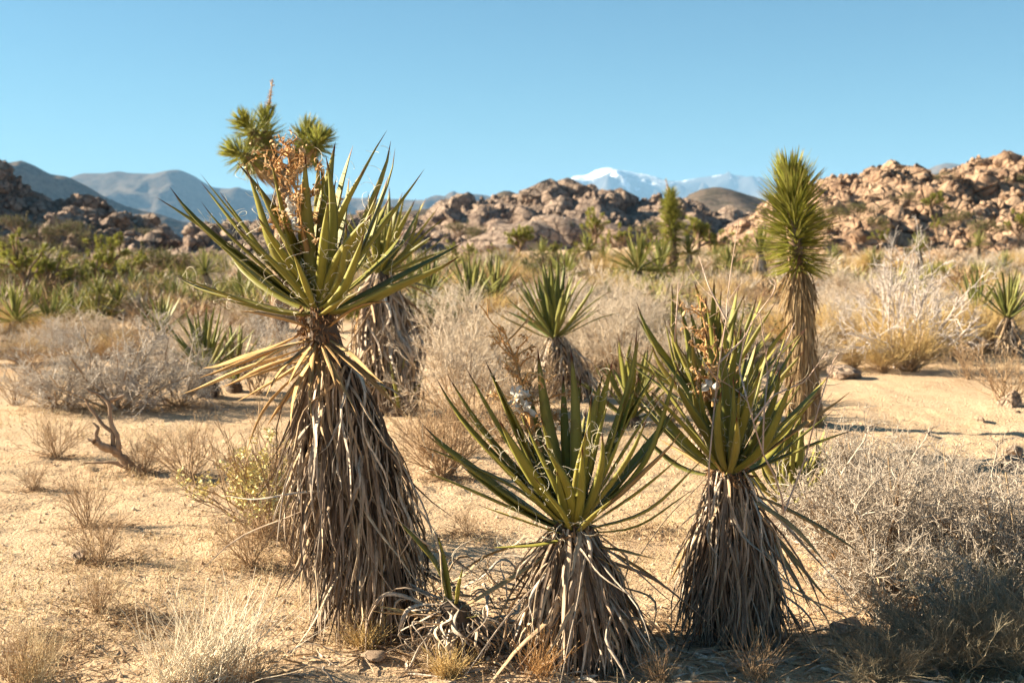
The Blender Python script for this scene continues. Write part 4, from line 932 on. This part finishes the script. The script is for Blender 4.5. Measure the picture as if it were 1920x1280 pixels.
named = [
 (1640, 1125, 330, 'thorn', 'thorny grey bush beside the ropy skirted yucca', .9), (1870, 1150, 330, 'thorn', 'thorny grey bush cut by the right edge', .9), (1750, 1040, 240, 'thorn', 'thorny grey bush between two like it behind the green stemmed one', 1.0), (1615, 1010, 250, 'thorn', 'thorny grey bush tucked behind the ropy skirt', .8),
 (1790, 1262, 190, 'ephedra', 'dull green stemmed bush in shade at the lower right', 1.3), (1930, 1270, 200, 'ephedra', 'dull green stemmed bush in the bottom right corner', 1.1), (1655, 1275, 120, 'ephedra', 'low dull green bush in the shade right of the pale ropy skirt', 1.3), (1850, 1200, 170, 'ephedra', 'dull green stems growing up through the thorny bushes', 1.2),
 (230, 770, 165, 'grey', 'large bare grey bush with tangled twigs at the left', 1.15), (115, 765, 120, 'grey', 'low tangled grey bush left of the larger one', 1.2), (330, 765, 120, 'grey', 'grey tangle in front of the bushy yucca', 1.0),
 (355, 905, 105, 'brown', 'rounded brown twig bush near the twisted stump', 1.0), (268, 890, 70, 'brown', 'little twig bush touching the twisted stump', 1.0), (105, 858, 75, 'brown', 'brown twig bush left of the twisted stump', 1.1), (165, 990, 110, 'brown', 'upright open twig bush on the bare sand', .8), (185, 1060, 90, 'brown', 'low dark twig clump with long shadow', 1.0), (185, 1150, 80, 'brown', 'sparse fan of twigs in the lower left sand', .8), (62, 920, 45, 'brown', 'tiny twig tuft far left on the sand', 1.1),
 (500, 1010, 235, 'brown', 'brown bush with yellowish tops beside the tall skirt', .85), (470, 1065, 110, 'brown', 'fine brown twig bush left of the tall skirt base', .8), (560, 1060, 130, 'brown', 'brown twigs hugging the tall shaggy skirt', .7),
 (30, 1290, 110, 'brown', 'dark twig bush in the bottom left corner', .9), (875, 1005, 55, 'brown', 'small brown tuft under the centre crown', 1.0), (830, 900, 110, 'brown', 'brown twig bush behind the centre yucca leaves', 1.1),
 (872, 800, 190, 'beige', 'big pale beige feathery bush right of the brown trunk', .8), (905, 735, 165, 'beige', 'pale beige feathery bush behind the dried flower stalk', .9), (830, 650, 100, 'beige', 'pale bush in front of the dark green yucca', 1.0), (800, 860, 90, 'brown', 'brown tuft at the right foot of the brown trunk', 1.1), (960, 700, 90, 'beige', 'low pale bush left of the bent white trunk', 1.2), (1010, 660, 80, 'brown', 'brown bush behind the crown of the bent trunk', 1.3), (1150, 745, 95, 'brown', 'brown bush at the right foot of the bent trunk', 1.2), (1240, 720, 100, 'beige', 'beige bush left of the right front crown', 1.1), (1290, 690, 90, 'brown', 'brown bush behind the right front flower stalk', 1.2), (985, 770, 90, 'brown', 'brown twigs left of the bent trunk base', 1.1), (480, 740, 110, 'brown', 'shaded brown brush under the straw coloured leaves', 1.1), (540, 700, 110, 'grey', 'grey brush left of the brown shaggy trunk', 1.0), (590, 760, 90, 'brown', 'brown brush between the tall skirt and the brown trunk', 1.0), (838, 895, 150, 'brown', 'dense brown brush between tall skirt and centre leaves', 1.0), (945, 830, 110, 'brown', 'brown brush behind the centre flower stalk', 1.1), (1255, 800, 80, 'brown', 'brown brush between centre and right crowns', 1.1), (1000, 900, 60, 'brown', 'thin brown tuft glimpsed between centre leaves', 1.2), (1140, 690, 120, 'beige', 'beige bush right of the bent white trunk', 1.2), (1210, 690, 110, 'beige', 'beige bush behind the dark leaved rosette', 1.0), (1090, 640, 90, 'beige', 'greyish beige bush above the bent trunk', 1.2), (1165, 600, 70, 'beige', 'soft beige bush below the slender pole tree', 1.4),
 (1690, 690, 230, 'white', 'bleached dead bush with bare white branches', .85), (1620, 660, 110, 'white', 'white dead twigs left of the large bleached bush', 1.1),
 (1705, 698, 95, 'gold', 'golden straw coloured bush at the edge of the path', 1.15), (1600, 690, 55, 'gold', 'small golden tuft behind the long flat rock', 1.1), (1655, 700, 60, 'gold', 'golden tuft left of the large golden bush', 1.0), (1815, 712, 75, 'brown', 'rusty upright tuft right of the golden bush', .9), (1890, 760, 100, 'brown', 'brown brush over the rock at the right edge', 1.2), (1790, 660, 100, 'beige', 'purplish beige bush under the right yuccas', 1.1),
 (1430, 640, 60, 'gold', 'golden bush beside the far strip of path', 1.1), (1580, 640, 70, 'gold', 'golden brush just right of the club crowned tree', 1.2),
 (30, 760, 80, 'brown', 'brown brush at the left edge behind the sand', 1.2), (60, 700, 60, 'brown', 'dark brush left of the grey tangle', 1.4),
 (300, 520, 60, 'green', 'dark green round bush below the pink outcrop', 1.3), (345, 520, 50, 'green', 'olive bush at the foot of the pink rocks', 1.3), (1010, 530, 62, 'green', 'rounded olive bush below the granite dome', 1.2), (130, 560, 85, 'green', 'dark green bush among the left joshua trees', 1.3), (60, 562, 75, 'green', 'dark green thicket by the broad joshua tree', 1.3), (10, 555, 70, 'green', 'dark green thicket at the left picture edge', 1.3), (180, 540, 60, 'green', 'green bush right of the left joshua trees', 1.2),
]
for u, v, h, k, lab, w in named: shrub(u, v, h, k, lab, None, w)
# scrub carpet farther back
sr = random.Random(5); cnt = 0; CARPET = []
PATH = [(1560, 1925, 685, 900), (1395, 1455, 600, 690)]
for i in range(400):
    if cnt >= 215: break
    v = 500 + (sr.random() ** 1.25) * 215; u = sr.uniform(-40, 1960)
    if any(a < u < b and c < v < d for a, b, c, d in PATH): continue
    if u < 520 and v > 690: continue
    if 540 < u < 760 and v > 600 : continue
    k = sr.choices(['beige', 'brown', 'gold', 'grey', 'green'], [3.6, 2.6, 2.6, 1.6, .9])[0]
    g = ground(u, v); h = (sr.uniform(.30, .60) if u < 520 else sr.uniform(.40, .85)) * FPX / g.y
    CARPET.append((u, v, k, shrub(u, v, h, k, {'beige': 'pale beige bush of the scrub carpet behind the yuccas', 'brown': 'brown twig bush of the scrub carpet behind the yuccas', 'gold': 'golden dry bush of the scrub carpet behind the yuccas', 'grey': 'tangled grey bush of the scrub carpet behind the yuccas', 'green': 'olive green bush of the scrub carpet behind the yuccas'}[k], k + ' bushes of the scrub carpet', sr.uniform(1.1, 1.6)))); cnt += 1
LAND = [(55, 560, 'the broad bare trunked joshua tree'), (205, 520, 'the bushy many armed joshua tree'), (300, 630, 'the yucca behind the dead bush'), (30, 650, 'the left picture edge'), (390, 700, 'the bushy grey green yucca'), (470, 560, 'the tallest yucca crown'), (740, 640, 'the brown shaggy trunk'), (885, 590, 'the dark green yucca'), (1060, 680, 'the bent white trunk'),
        (972, 510, 'the rounded joshua tree'), (1112, 500, 'the tall open joshua tree'), (1258, 540, 'the slender pole tree'), (1200, 600, 'the soft beige bush below the pole'), (1330, 620, 'the right front yucca crown'), (1500, 620, 'the club crowned tree'), (1690, 620, 'the bleached white bush'), (1890, 610, 'the right edge yucca'), (1640, 510, 'the foot of the boulder hill'), (1850, 500, 'the boulder hill at far right'), (810, 510, 'the leaf tips of the tall yucca')]
ADJ = {'beige': 'pale beige', 'brown': 'brown twiggy', 'gold': 'golden dry', 'grey': 'tangled grey', 'green': 'olive green'}
ORD = ['leftmost', 'second', 'third', 'fourth', 'fifth', 'sixth', 'seventh', 'eighth', 'ninth', 'tenth', 'eleventh', 'twelfth', 'thirteenth', 'fourteenth', 'fifteenth', 'sixteenth', 'seventeenth', 'eighteenth', 'nineteenth', 'twentieth']
bins = {}
for u, v, k, o in CARPET:
    L_ = min(LAND, key=lambda q: (q[0] - u) ** 2 + ((q[1] - v) * 2.2) ** 2)[2]; bins.setdefault((k, L_), []).append((u, o))
for (k, L_), lst in bins.items():
    lst.sort(key=lambda q: q[0])
    for i, (u, o) in enumerate(lst):
        o['label'] = ('lone %s bush near %s' % (ADJ[k], L_)) if len(lst) == 1 else ('%s%s of the %s bushes near %s' % (ORD[min(i, 19)], ' from left' if i else '', ADJ[k], L_))

for i, (u, v, Y, h, lab) in enumerate([(1610, 395, 80, 1.1, 'olive bush among the orange boulders left of the lone joshua tree'), (1650, 420, 76, 1.0, 'olive bush low on the boulder hill'), (1700, 372, 84, .9, 'dark bush left of the lone joshua tree on the boulders'), (1790, 410, 78, 1.1, 'dark bush right of the lone joshua tree'), (1850, 430, 74, 1.2, 'dark bush low on the boulder hill at far right'), (1775, 335, 92, .9, 'dark bush in the notch of the boulder hill skyline'), (1905, 340, 90, 1.0, 'dark bush near the right end of the boulder skyline'), (1560, 400, 82, 1.0, 'bush on the boulders beside the club crown'), (1440, 400, 88, .9, 'bush on the boulders left of the club crown'),
    (30, 420, 146, 2.2, 'dark bush on the shaded left hill'), (80, 440, 143, 2.4, 'round dark bush mid slope of the shaded left hill'), (130, 430, 146, 2.2, 'dark bush on the shaded slabs right of mid slope'), (170, 450, 144, 2.4, 'dark bush at the foot of the shaded slabs'), (60, 470, 140, 2.4, 'dark bush at the base of the shaded left hill'), (260, 445, 148, 2.2, 'dark bush at the right end of the shaded hill'), (110, 475, 140, 2.4, 'dark bush right of the base of the shaded hill'), (10, 460, 141, 2.2, 'dark bush on the shaded hill at the picture edge'),
    (1215, 430, 165, 2.2, 'dark bush in the central rocks left of the pole tree'), (1050, 425, 170, 2.0, 'dark bush beside the smooth granite dome'), (900, 440, 165, 2.2, 'dark bush left of the granite dome'), (860, 430, 170, 2.0, 'dark bush on the left part of the central rocks'), (1150, 455, 160, 2.2, 'dark bush low in the central rocks')]):
    pr = PRO['green'][0]; o = copy_tree(pr); p = at(u, v, Y); sc = h / NAT['green']
    o.location = p - Vector((0, 0, h * .45)); o.scale = (sc * 1.3, sc * 1.3, sc); o.rotation_euler = (0, 0, i * 1.7); tag(o, lab, 'shrub', 'bushes growing on the rock hills')
sr2 = np.random.default_rng(515)
def far_scrub(name, n, mat, label, ulo, uhi, hr, seed):
    m = 110; d = base_dirs(m, 1.25, sr2); L = sr2.uniform(.5, 1.05, m); bl = blades(d * .12, d + sr2.normal(size=(m, 3)) * .15, sr2.normal(size=(m, 3)), L, .035, 4, sr2.normal(size=m) * .12, .2)
    Vs = []; Qs = []; Us = []; o_ = 0
    for i in range(n):
        u = sr2.uniform(ulo, uhi); v = (446 if u > 1300 else 484) + sr2.uniform() ** 1.4 * 120
        if 1390 < u < 1460 and v > 590: continue
        g = ground(u, v)
        if g.y > 135: continue
        h = sr2.uniform(*hr); a = sr2.uniform(0, 6.28); R = np.array([[math.cos(a), -math.sin(a), 0], [math.sin(a), math.cos(a), 0], [0, 0, 1]])
        Vs.append((bl[0] * np.array([h * 1.35, h * 1.35, h])) @ R.T + np.array(g)); Qs.append(bl[1] + o_); Us.append(bl[2]); o_ += len(bl[0])
    me = make_mesh(name, np.concatenate(Vs), np.concatenate(Qs), None, np.concatenate(Us), mat); tag(obj(name, me), label, 'scrub', None, 'stuff')
far_scrub('far_scrub', 250, M['tw_beige'], 'continuous pale scrub filling the flat up to the rocks', -60, 1980, (.35, .8), 1)
far_scrub('far_scrub', 150, M['tw_gold'], 'golden dry scrub mixed into the pale far scrub', -60, 1980, (.3, .6), 2)
far_scrub('far_scrub', 230, M['tw_olive'], 'dull olive scrub mixed into the pale far scrub', -60, 1980, (.35, .85), 3)
far_scrub('far_scrub', 180, M['tw_brown'], 'brown scrub mixed into the pale far scrub', -60, 1980, (.35, .8), 4)
# yellow leafy bush left of the tall skirt
yl = empty('shrub', ground(505, 1000), 'small yellow leaved bush peeping out left of the tall skirt', 'shrub')
P, rg = shrub_paths(501, 22, .46, .9); P = P + np.array(yl.location); G = grow(P, 5, .5, .6, 4, .1, .25, .3, rg); G2 = grow(G, 4, .5, .8, 3, .1, .3, .3, rg)
tb = cat(tubes(P, radii(P, .006, .003), 4, rg), tubes(G, radii(G, .003, .0015), 3, rg), tubes(G2, radii(G2, .0018, .001), 3, rg)); obj('branches', make_mesh('branches', *tb[:2], None, tb[2], M['bark']), yl, kind='stuff')
pts = G2[:, -1]; pts = pts[pts[:, 2] > yl.location.z + .16]; n = 2000; sel = pts[rg.integers(len(pts), size=n)] + rg.normal(size=(n, 3)) * .012
bl = blades(sel, rg.normal(size=(n, 3)), rg.normal(size=(n, 3)), .022, .016, 3, .1, .4); obj('foliage', make_mesh('foliage', *bl[:2], None, bl[2], M['yellow']), yl, kind='stuff')

# twisted dead stump at the left
bS = ground(240, 884); sroot = empty('twisted_stump', bS, 'twisted dead branch rising from the sand at the left', 'dead tree')
def limb(parent, pts, r, name, mat, seed=1, dys=None, m=8):
    rg = np.random.default_rng(seed); dys = dys or [0] * len(pts)
    P = np.array([at(u, v, bS.y + dy) for (u, v), dy in zip(pts, dys)]); tt = np.linspace(0, 1, len(pts)); k = 4 * len(pts); t = np.linspace(0, 1, k)
    Q = np.stack([np.interp(t, tt, P[:, c]) for c in range(3)], -1); Q = Q + np.cumsum(rg.normal(size=Q.shape) * .0025, 0); ker = np.array([.25, .5, .25]); Qs = Q.copy(); Qs[1:-1] = .25 * Q[:-2] + .5 * Q[1:-1] + .25 * Q[2:]
    tb = tubes(Qs[None], np.linspace(r[0], r[1], k)[None] * (1 + .15 * rg.normal(size=(1, k))), m, rg); return obj(name, make_mesh(name, *tb[:2], None, tb[2], mat), parent), Qs
limb(sroot, [(262, 890), (242, 872), (222, 848), (195, 838), (178, 828)], (.042, .024), 'trunk', M['bark'], 1, [0, 0, 0, -.05, -.1])
for i, pp in enumerate([[(222, 848), (222, 815), (210, 790), (208, 755), (190, 735), (168, 725), (165, 718)], [(212, 842), (212, 812), (195, 795), (172, 765), (162, 750)], [(190, 838), (178, 815), (185, 800), (172, 790)], [(180, 830), (160, 823)], [(250, 882), (220, 868), (190, 868), (158, 870)], [(208, 750), (225, 745), (233, 740)]]):
    o, Qs = limb(sroot, pp, (.020, .006), 'limb', M['bark'], 10 + i)
rg = np.random.default_rng(88)

# thin bare stems in front of the right yucca
bT = ground(1330, 1120); tr_ = empty('bare_stem_plant', bT, 'tall thin leafless stems standing in front of the ropy skirted yucca', 'plant')
paths = [[(1333, 1010), (1328, 930), (1330, 860), (1340, 760), (1348, 680), (1362, 600), (1365, 540), (1385, 415)], [(1470, 960), (1462, 910), (1430, 850), (1412, 790), (1400, 745), (1372, 725), (1330, 700), (1310, 660)], [(1430, 850), (1432, 780), (1440, 700), (1430, 620), (1424, 585)], [(1348, 680), (1390, 640), (1420, 590), (1450, 550), (1455, 530)], [(1412, 790), (1450, 740), (1510, 715), (1550, 660)], [(1470, 960), (1510, 860), (1530, 780), (1560, 680), (1575, 660)], [(1362, 600), (1330, 540), (1310, 480)], [(1265, 640), (1268, 600), (1272, 530)], [(1400, 745), (1385, 690), (1395, 640), (1410, 600)], [(1440, 700), (1470, 650), (1490, 605)]]
P = []
for pp in paths:
    A = np.array([at(u, v, bC.y - .22 + .1 * math.sin(u)) for u, v in pp]); tt = np.linspace(0, 1, len(pp)); t = np.linspace(0, 1, 12); P.append(np.stack([np.interp(t, tt, A[:, c]) for c in range(3)], -1))
P = np.array(P); P[0, 0] = bT; G = grow(P, 6, .16, .8, 4, .05, .3, .3, rg)
tb = cat(tubes(P, radii(P, .0042, .0016), 5, rg), tubes(G, radii(G, .0014, .0008), 3, rg)); obj('stems', make_mesh('stems', *tb[:2], None, tb[2], twig_mat('reddish_stem', [(.40, .27, .20), (.55, .42, .33)])), tr_, kind='stuff')

# ------------------------------------------------------------------ dry grass tufts
def grass_tuft(u, v, n, h, label, seed, lean=(0, 0), spread=.5, mat='straw', r=.0014):
    rg = np.random.default_rng(seed); g = ground(u, v); root = empty('grass_tuft', g, label, 'grass', None)
    d = base_dirs(n, spread, rg) + np.array([lean[0], lean[1], 0]) + rg.normal(size=(n, 3)) * .12; L = h * rg.uniform(.5, 1.1, (n, 1, 1)); b = np.zeros((n, 1, 3)); b[:, 0, :2] = rg.normal(size=(n, 2)) * h * .13
    dd = d[:, None] + np.cumsum(rg.normal(size=(n, 5, 3)) * .10, 1); P = np.concatenate([b, b + np.cumsum(norm(dd) * L / 5, 1)], 1) + np.array(g)
    tb = tubes(P, radii(P, r, r * .4), 3, rg); obj('blades', make_mesh('blades', *tb[:2], None, tb[2], M[mat]), root, kind='stuff')
    return root
grass_tuft(400, 1270, 190, .40, 'bleached straw grass tuft at the bottom left', 1, (.3, 0), .95, 'pale_straw', .0022)
grass_tuft(325, 1285, 90, .34, 'thin straw grass left of the bleached tuft', 2, (.15, 0), .8, 'pale_straw', .0019)
shrub(480, 1282, 70, 'brown', 'dark low twigs sprawling right of the bleached straw tuft', None, 1.3)
grass_tuft(60, 1285, 120, .25, 'straw grass mixed with dark twigs in the left corner', 3, (.1, 0), .6)
grass_tuft(690, 1215, 150, .16, 'short golden grass at the foot of the tall skirt', 4, (-.1, 0), .9, 'tw_gold')
grass_tuft(840, 1270, 200, .14, 'low golden grass below the collapsed yucca', 5, (0, 0), 1.1, 'tw_gold')
grass_tuft(1010, 1270, 90, .20, 'thin dry weeds in front of the centre skirt', 6, (0, 0), .7, 'stalk', .001)
grass_tuft(1420, 1275, 120, .22, 'dry weeds in shade before the ropy skirt', 7, (0, 0), .9, 'tw_brown', .001)
grass_tuft(1240, 1275, 120, .16, 'dry weeds in shade between the two front skirts', 8, (0, 0), 1.0, 'tw_brown', .001)

# ------------------------------------------------------------------ rocks
ROCKS = [boulder_mesh('rock', 500 + i, 3, M['stone'], .6) for i in range(5)]
LOG = boulder_mesh('rock', 520, 3, M['bark'], .6)
for i, (u, v, w, h, lab) in enumerate([(1592, 708, 44, 16, 'long flat rock lying beside the club crowned tree'), (1895, 762, 38, 24, 'rough brown rock under brush at the right edge'), (1838, 792, 14, 9, 'small grey stone alone on the path'), (1900, 880, 34, 20, 'pale stone beyond the thorny bush at right'), (1820, 882, 30, 16, 'brown rock half hidden by the thorny bush'), (1905, 855, 20, 12, 'dark stone on the path at the right edge'), (1908, 775, 8, 4, 'tiny stone by the rough brown rock'), (1740, 815, 10, 5, 'white pebble on the shaded path'), (700, 1235, 34, 13, 'grey weathered log piece on the sand below the tall skirt'), (1580, 1190, 44, 26, 'dark rounded rock in the shade between skirt and bush'), (148, 1055, 22, 16, 'reddish clump of rock beside the twig clump')]):
    g = ground(u, v); s = w / FPX * g.y; hh = h / FPX * g.y
    o = obj('rock', ROCKS[i % 5] if 'log' not in lab else LOG, None, Matrix.Translation(g + Vector((0, 0, hh * .35))) @ euler_m((.1, .1, i * 1.1)) @ Matrix.Diagonal((s, s * .7, hh, 1))); tag(o, lab, 'rock')

# ------------------------------------------------------------------ litter, pebbles, short dry growth on the sand
rg = np.random.default_rng(99)
def scatter_xy(n, ymin, ymax):
    y = ymin * (ymax / ymin) ** rg.uniform(0, 1, n); x = rg.uniform(-.46, .50, n) * y; return x, y
n = 9000; x, y = scatter_xy(n, 4.3, 14); keep = fbm(x * 1.3, y * 1.3, 3, 71) > -.15; x, y = x[keep], y[keep]; n = len(x); z = terrain(x, y)
az = rg.uniform(0, 6.28, n); L = rg.uniform(.02, .10, n); D = np.stack([np.cos(az), np.sin(az), rg.normal(size=n) * .18], -1); P0 = np.stack([x, y, z + .004], -1)
P = np.stack([P0, P0 + D * L[:, None] * .5 + rg.normal(size=(n, 3)) * .004, P0 + D * L[:, None]], 1); P[..., 2] = np.maximum(P[..., 2], terrain(P[..., 0], P[..., 1]) + .003)
tb = tubes(P, radii(P, .0016, .0009), 3, rg); o = obj('straw_litter', make_mesh('straw_litter', *tb[:2], None, tb[2], M['straw'])); tag(o, 'bits of dry straw scattered over the sand', 'litter', None, 'stuff')
n = 7000; x, y = scatter_xy(n, 4.3, 14); z = terrain(x, y); vb, tbm = mesh_arrays(boulder_mesh('pebble', 600, 1, M['stone'])); s = .003 + .012 * rg.uniform(0, 1, n) ** 4
V = vb[None] * s[:, None, None] * rg.uniform(.7, 1.3, (n, 1, 3)) + np.stack([x, y, z + s * .3], -1)[:, None]; T = (tbm[None] + (np.arange(n) * len(vb))[:, None, None]).reshape(-1, 3)
pm, pnt, pb = new_mat('pebble'); pnt.links.new(ramp(pnt, rnd(pnt), [(0, (.30, .19, .11)), (.5, (.48, .34, .22)), (1, (.66, .54, .40))]), pb.inputs['Base Color']); pb.inputs['Roughness'].default_value = .95
o = obj('pebbles', make_mesh('pebbles', V.reshape(-1, 3), None, T, mat=pm)); tag(o, 'small pebbles and clods lying on the sand', 'gravel', None, 'stuff')
n = 34000; x, y = scatter_xy(n, 4.3, 24); keep = (fbm(x * .9 + 7, y * .9, 3, 81) > .06) & ~((x > 2.2) & (y > 7) & (y < 16)); x, y = x[keep], y[keep]; n = len(x); z = terrain(x, y)
d = base_dirs(n, 1.0, rg); L = rg.uniform(.015, .06, n)[:, None] * (1 + (y / 14)[:, None]); P0 = np.stack([x, y, z], -1); P = np.stack([P0, P0 + d * L * .6, P0 + d * L + rg.normal(size=(n, 3)) * .006], 1)
tb = tubes(P, (np.array([.0013, .0011, .0005])[None] * (.6 + y[:, None] / 10)), 3, rg); o = obj('dry_grass', make_mesh('dry_grass', *tb[:2], None, tb[2], M['straw'])); tag(o, 'short dry grass stubble growing over the sand', 'grass', None, 'stuff')
# leaf litter below the yuccas
n = 900; x = rg.normal(size=n) * .9 + .75; y = 5.0 + rg.normal(size=n) * .28; z = terrain(x, y); az = rg.uniform(0, 6.28, n); D = np.stack([np.cos(az), np.sin(az), rg.normal(size=n) * .12], -1)
bl = blades(np.stack([x, y, z + .008], -1), D, np.tile([[0, 0, 1.]], (n, 1)) + rg.normal(size=(n, 3)) * .4, rg.uniform(.05, .22, n), rg.uniform(.006, .018, n), 5, rg.normal(size=n) * .08, .5, 0, rg.normal(size=n), 'strip')
o = obj('leaf_litter', make_mesh('leaf_litter', *bl[:2], None, bl[2], M['dead'])); tag(o, 'fallen grey yucca leaves strewn below the skirts', 'litter', None, 'stuff')

LB = [(355, 905, .22), (268, 890, .15), (105, 858, .2), (165, 990, .2), (185, 1060, .25), (185, 1150, .2), (62, 920, .15), (500, 1010, .3), (470, 1065, .25), (560, 1060, .25), (30, 1275, .25), (875, 1005, .22), (830, 900, .3), (230, 770, .7), (115, 765, .5), (330, 765, .5), (820, 790, .6), (240, 1170, .2), (120, 1235, .22), (300, 1190, .25), (80, 1200, .15), (1190, 1000, .3), (700, 1210, .35), (900, 1235, .4), (1240, 1180, .3), (640, 880, .4)]
Ps = []
for u, v, rr in LB:
    g = ground(u, v); n = int(900 * min(rr, .5)); x = g.x + rg.normal(size=n) * rr * .55 + rr * .2; y = g.y + rg.normal(size=n) * rr * .4; z = terrain(x, y) + .004 + .02 * rg.uniform(0, 1, n) ** 2
    az = rg.uniform(0, 6.28, n); D = np.stack([np.cos(az), np.sin(az), rg.normal(size=n) * .35], -1); L = rg.uniform(.02, .09, n)[:, None]; P0 = np.stack([x, y, z], -1); Ps.append(np.stack([P0, P0 + D * L * .5 + rg.normal(size=(n, 3)) * .006, P0 + D * L], 1))
P = np.concatenate(Ps); P[..., 2] = np.maximum(P[..., 2], terrain(P[..., 0], P[..., 1]) + .002)
tb = tubes(P, radii(P, .0022, .0010), 3, rg); o = obj('twig_litter', make_mesh('twig_litter', *tb[:2], None, tb[2], M['tw_brown'])); tag(o, 'dark broken twigs lying round the feet of the bushes', 'litter', None, 'stuff')

# ------------------------------------------------------------------ haze
import bmesh
bm = bmesh.new(); bmesh.ops.create_cube(bm, size=1)
hz = bpy.data.meshes.new('haze'); bm.to_mesh(hz); bm.free()
hm = bpy.data.materials.new('haze'); hm.use_nodes = True; hnt = hm.node_tree; hnt.nodes.remove(hnt.nodes['Principled BSDF'])
pv = hnt.nodes.new('ShaderNodeVolumePrincipled'); pv.inputs['Color'].default_value = (.32, .62, 1.0, 1); pv.inputs['Density'].default_value = 4.2e-5; pv.inputs['Anisotropy'].default_value = 0.0
hnt.links.new(pv.outputs[0], hnt.nodes['Material Output'].inputs['Volume']); hz.materials.append(hm)
o = obj('haze', hz, None, Matrix.Translation((0, 0, 525)) @ Matrix.Diagonal((92000, 92000, 1790, 1))); tag(o, 'thin pale haze in the air over the desert', 'haze', None, 'stuff')
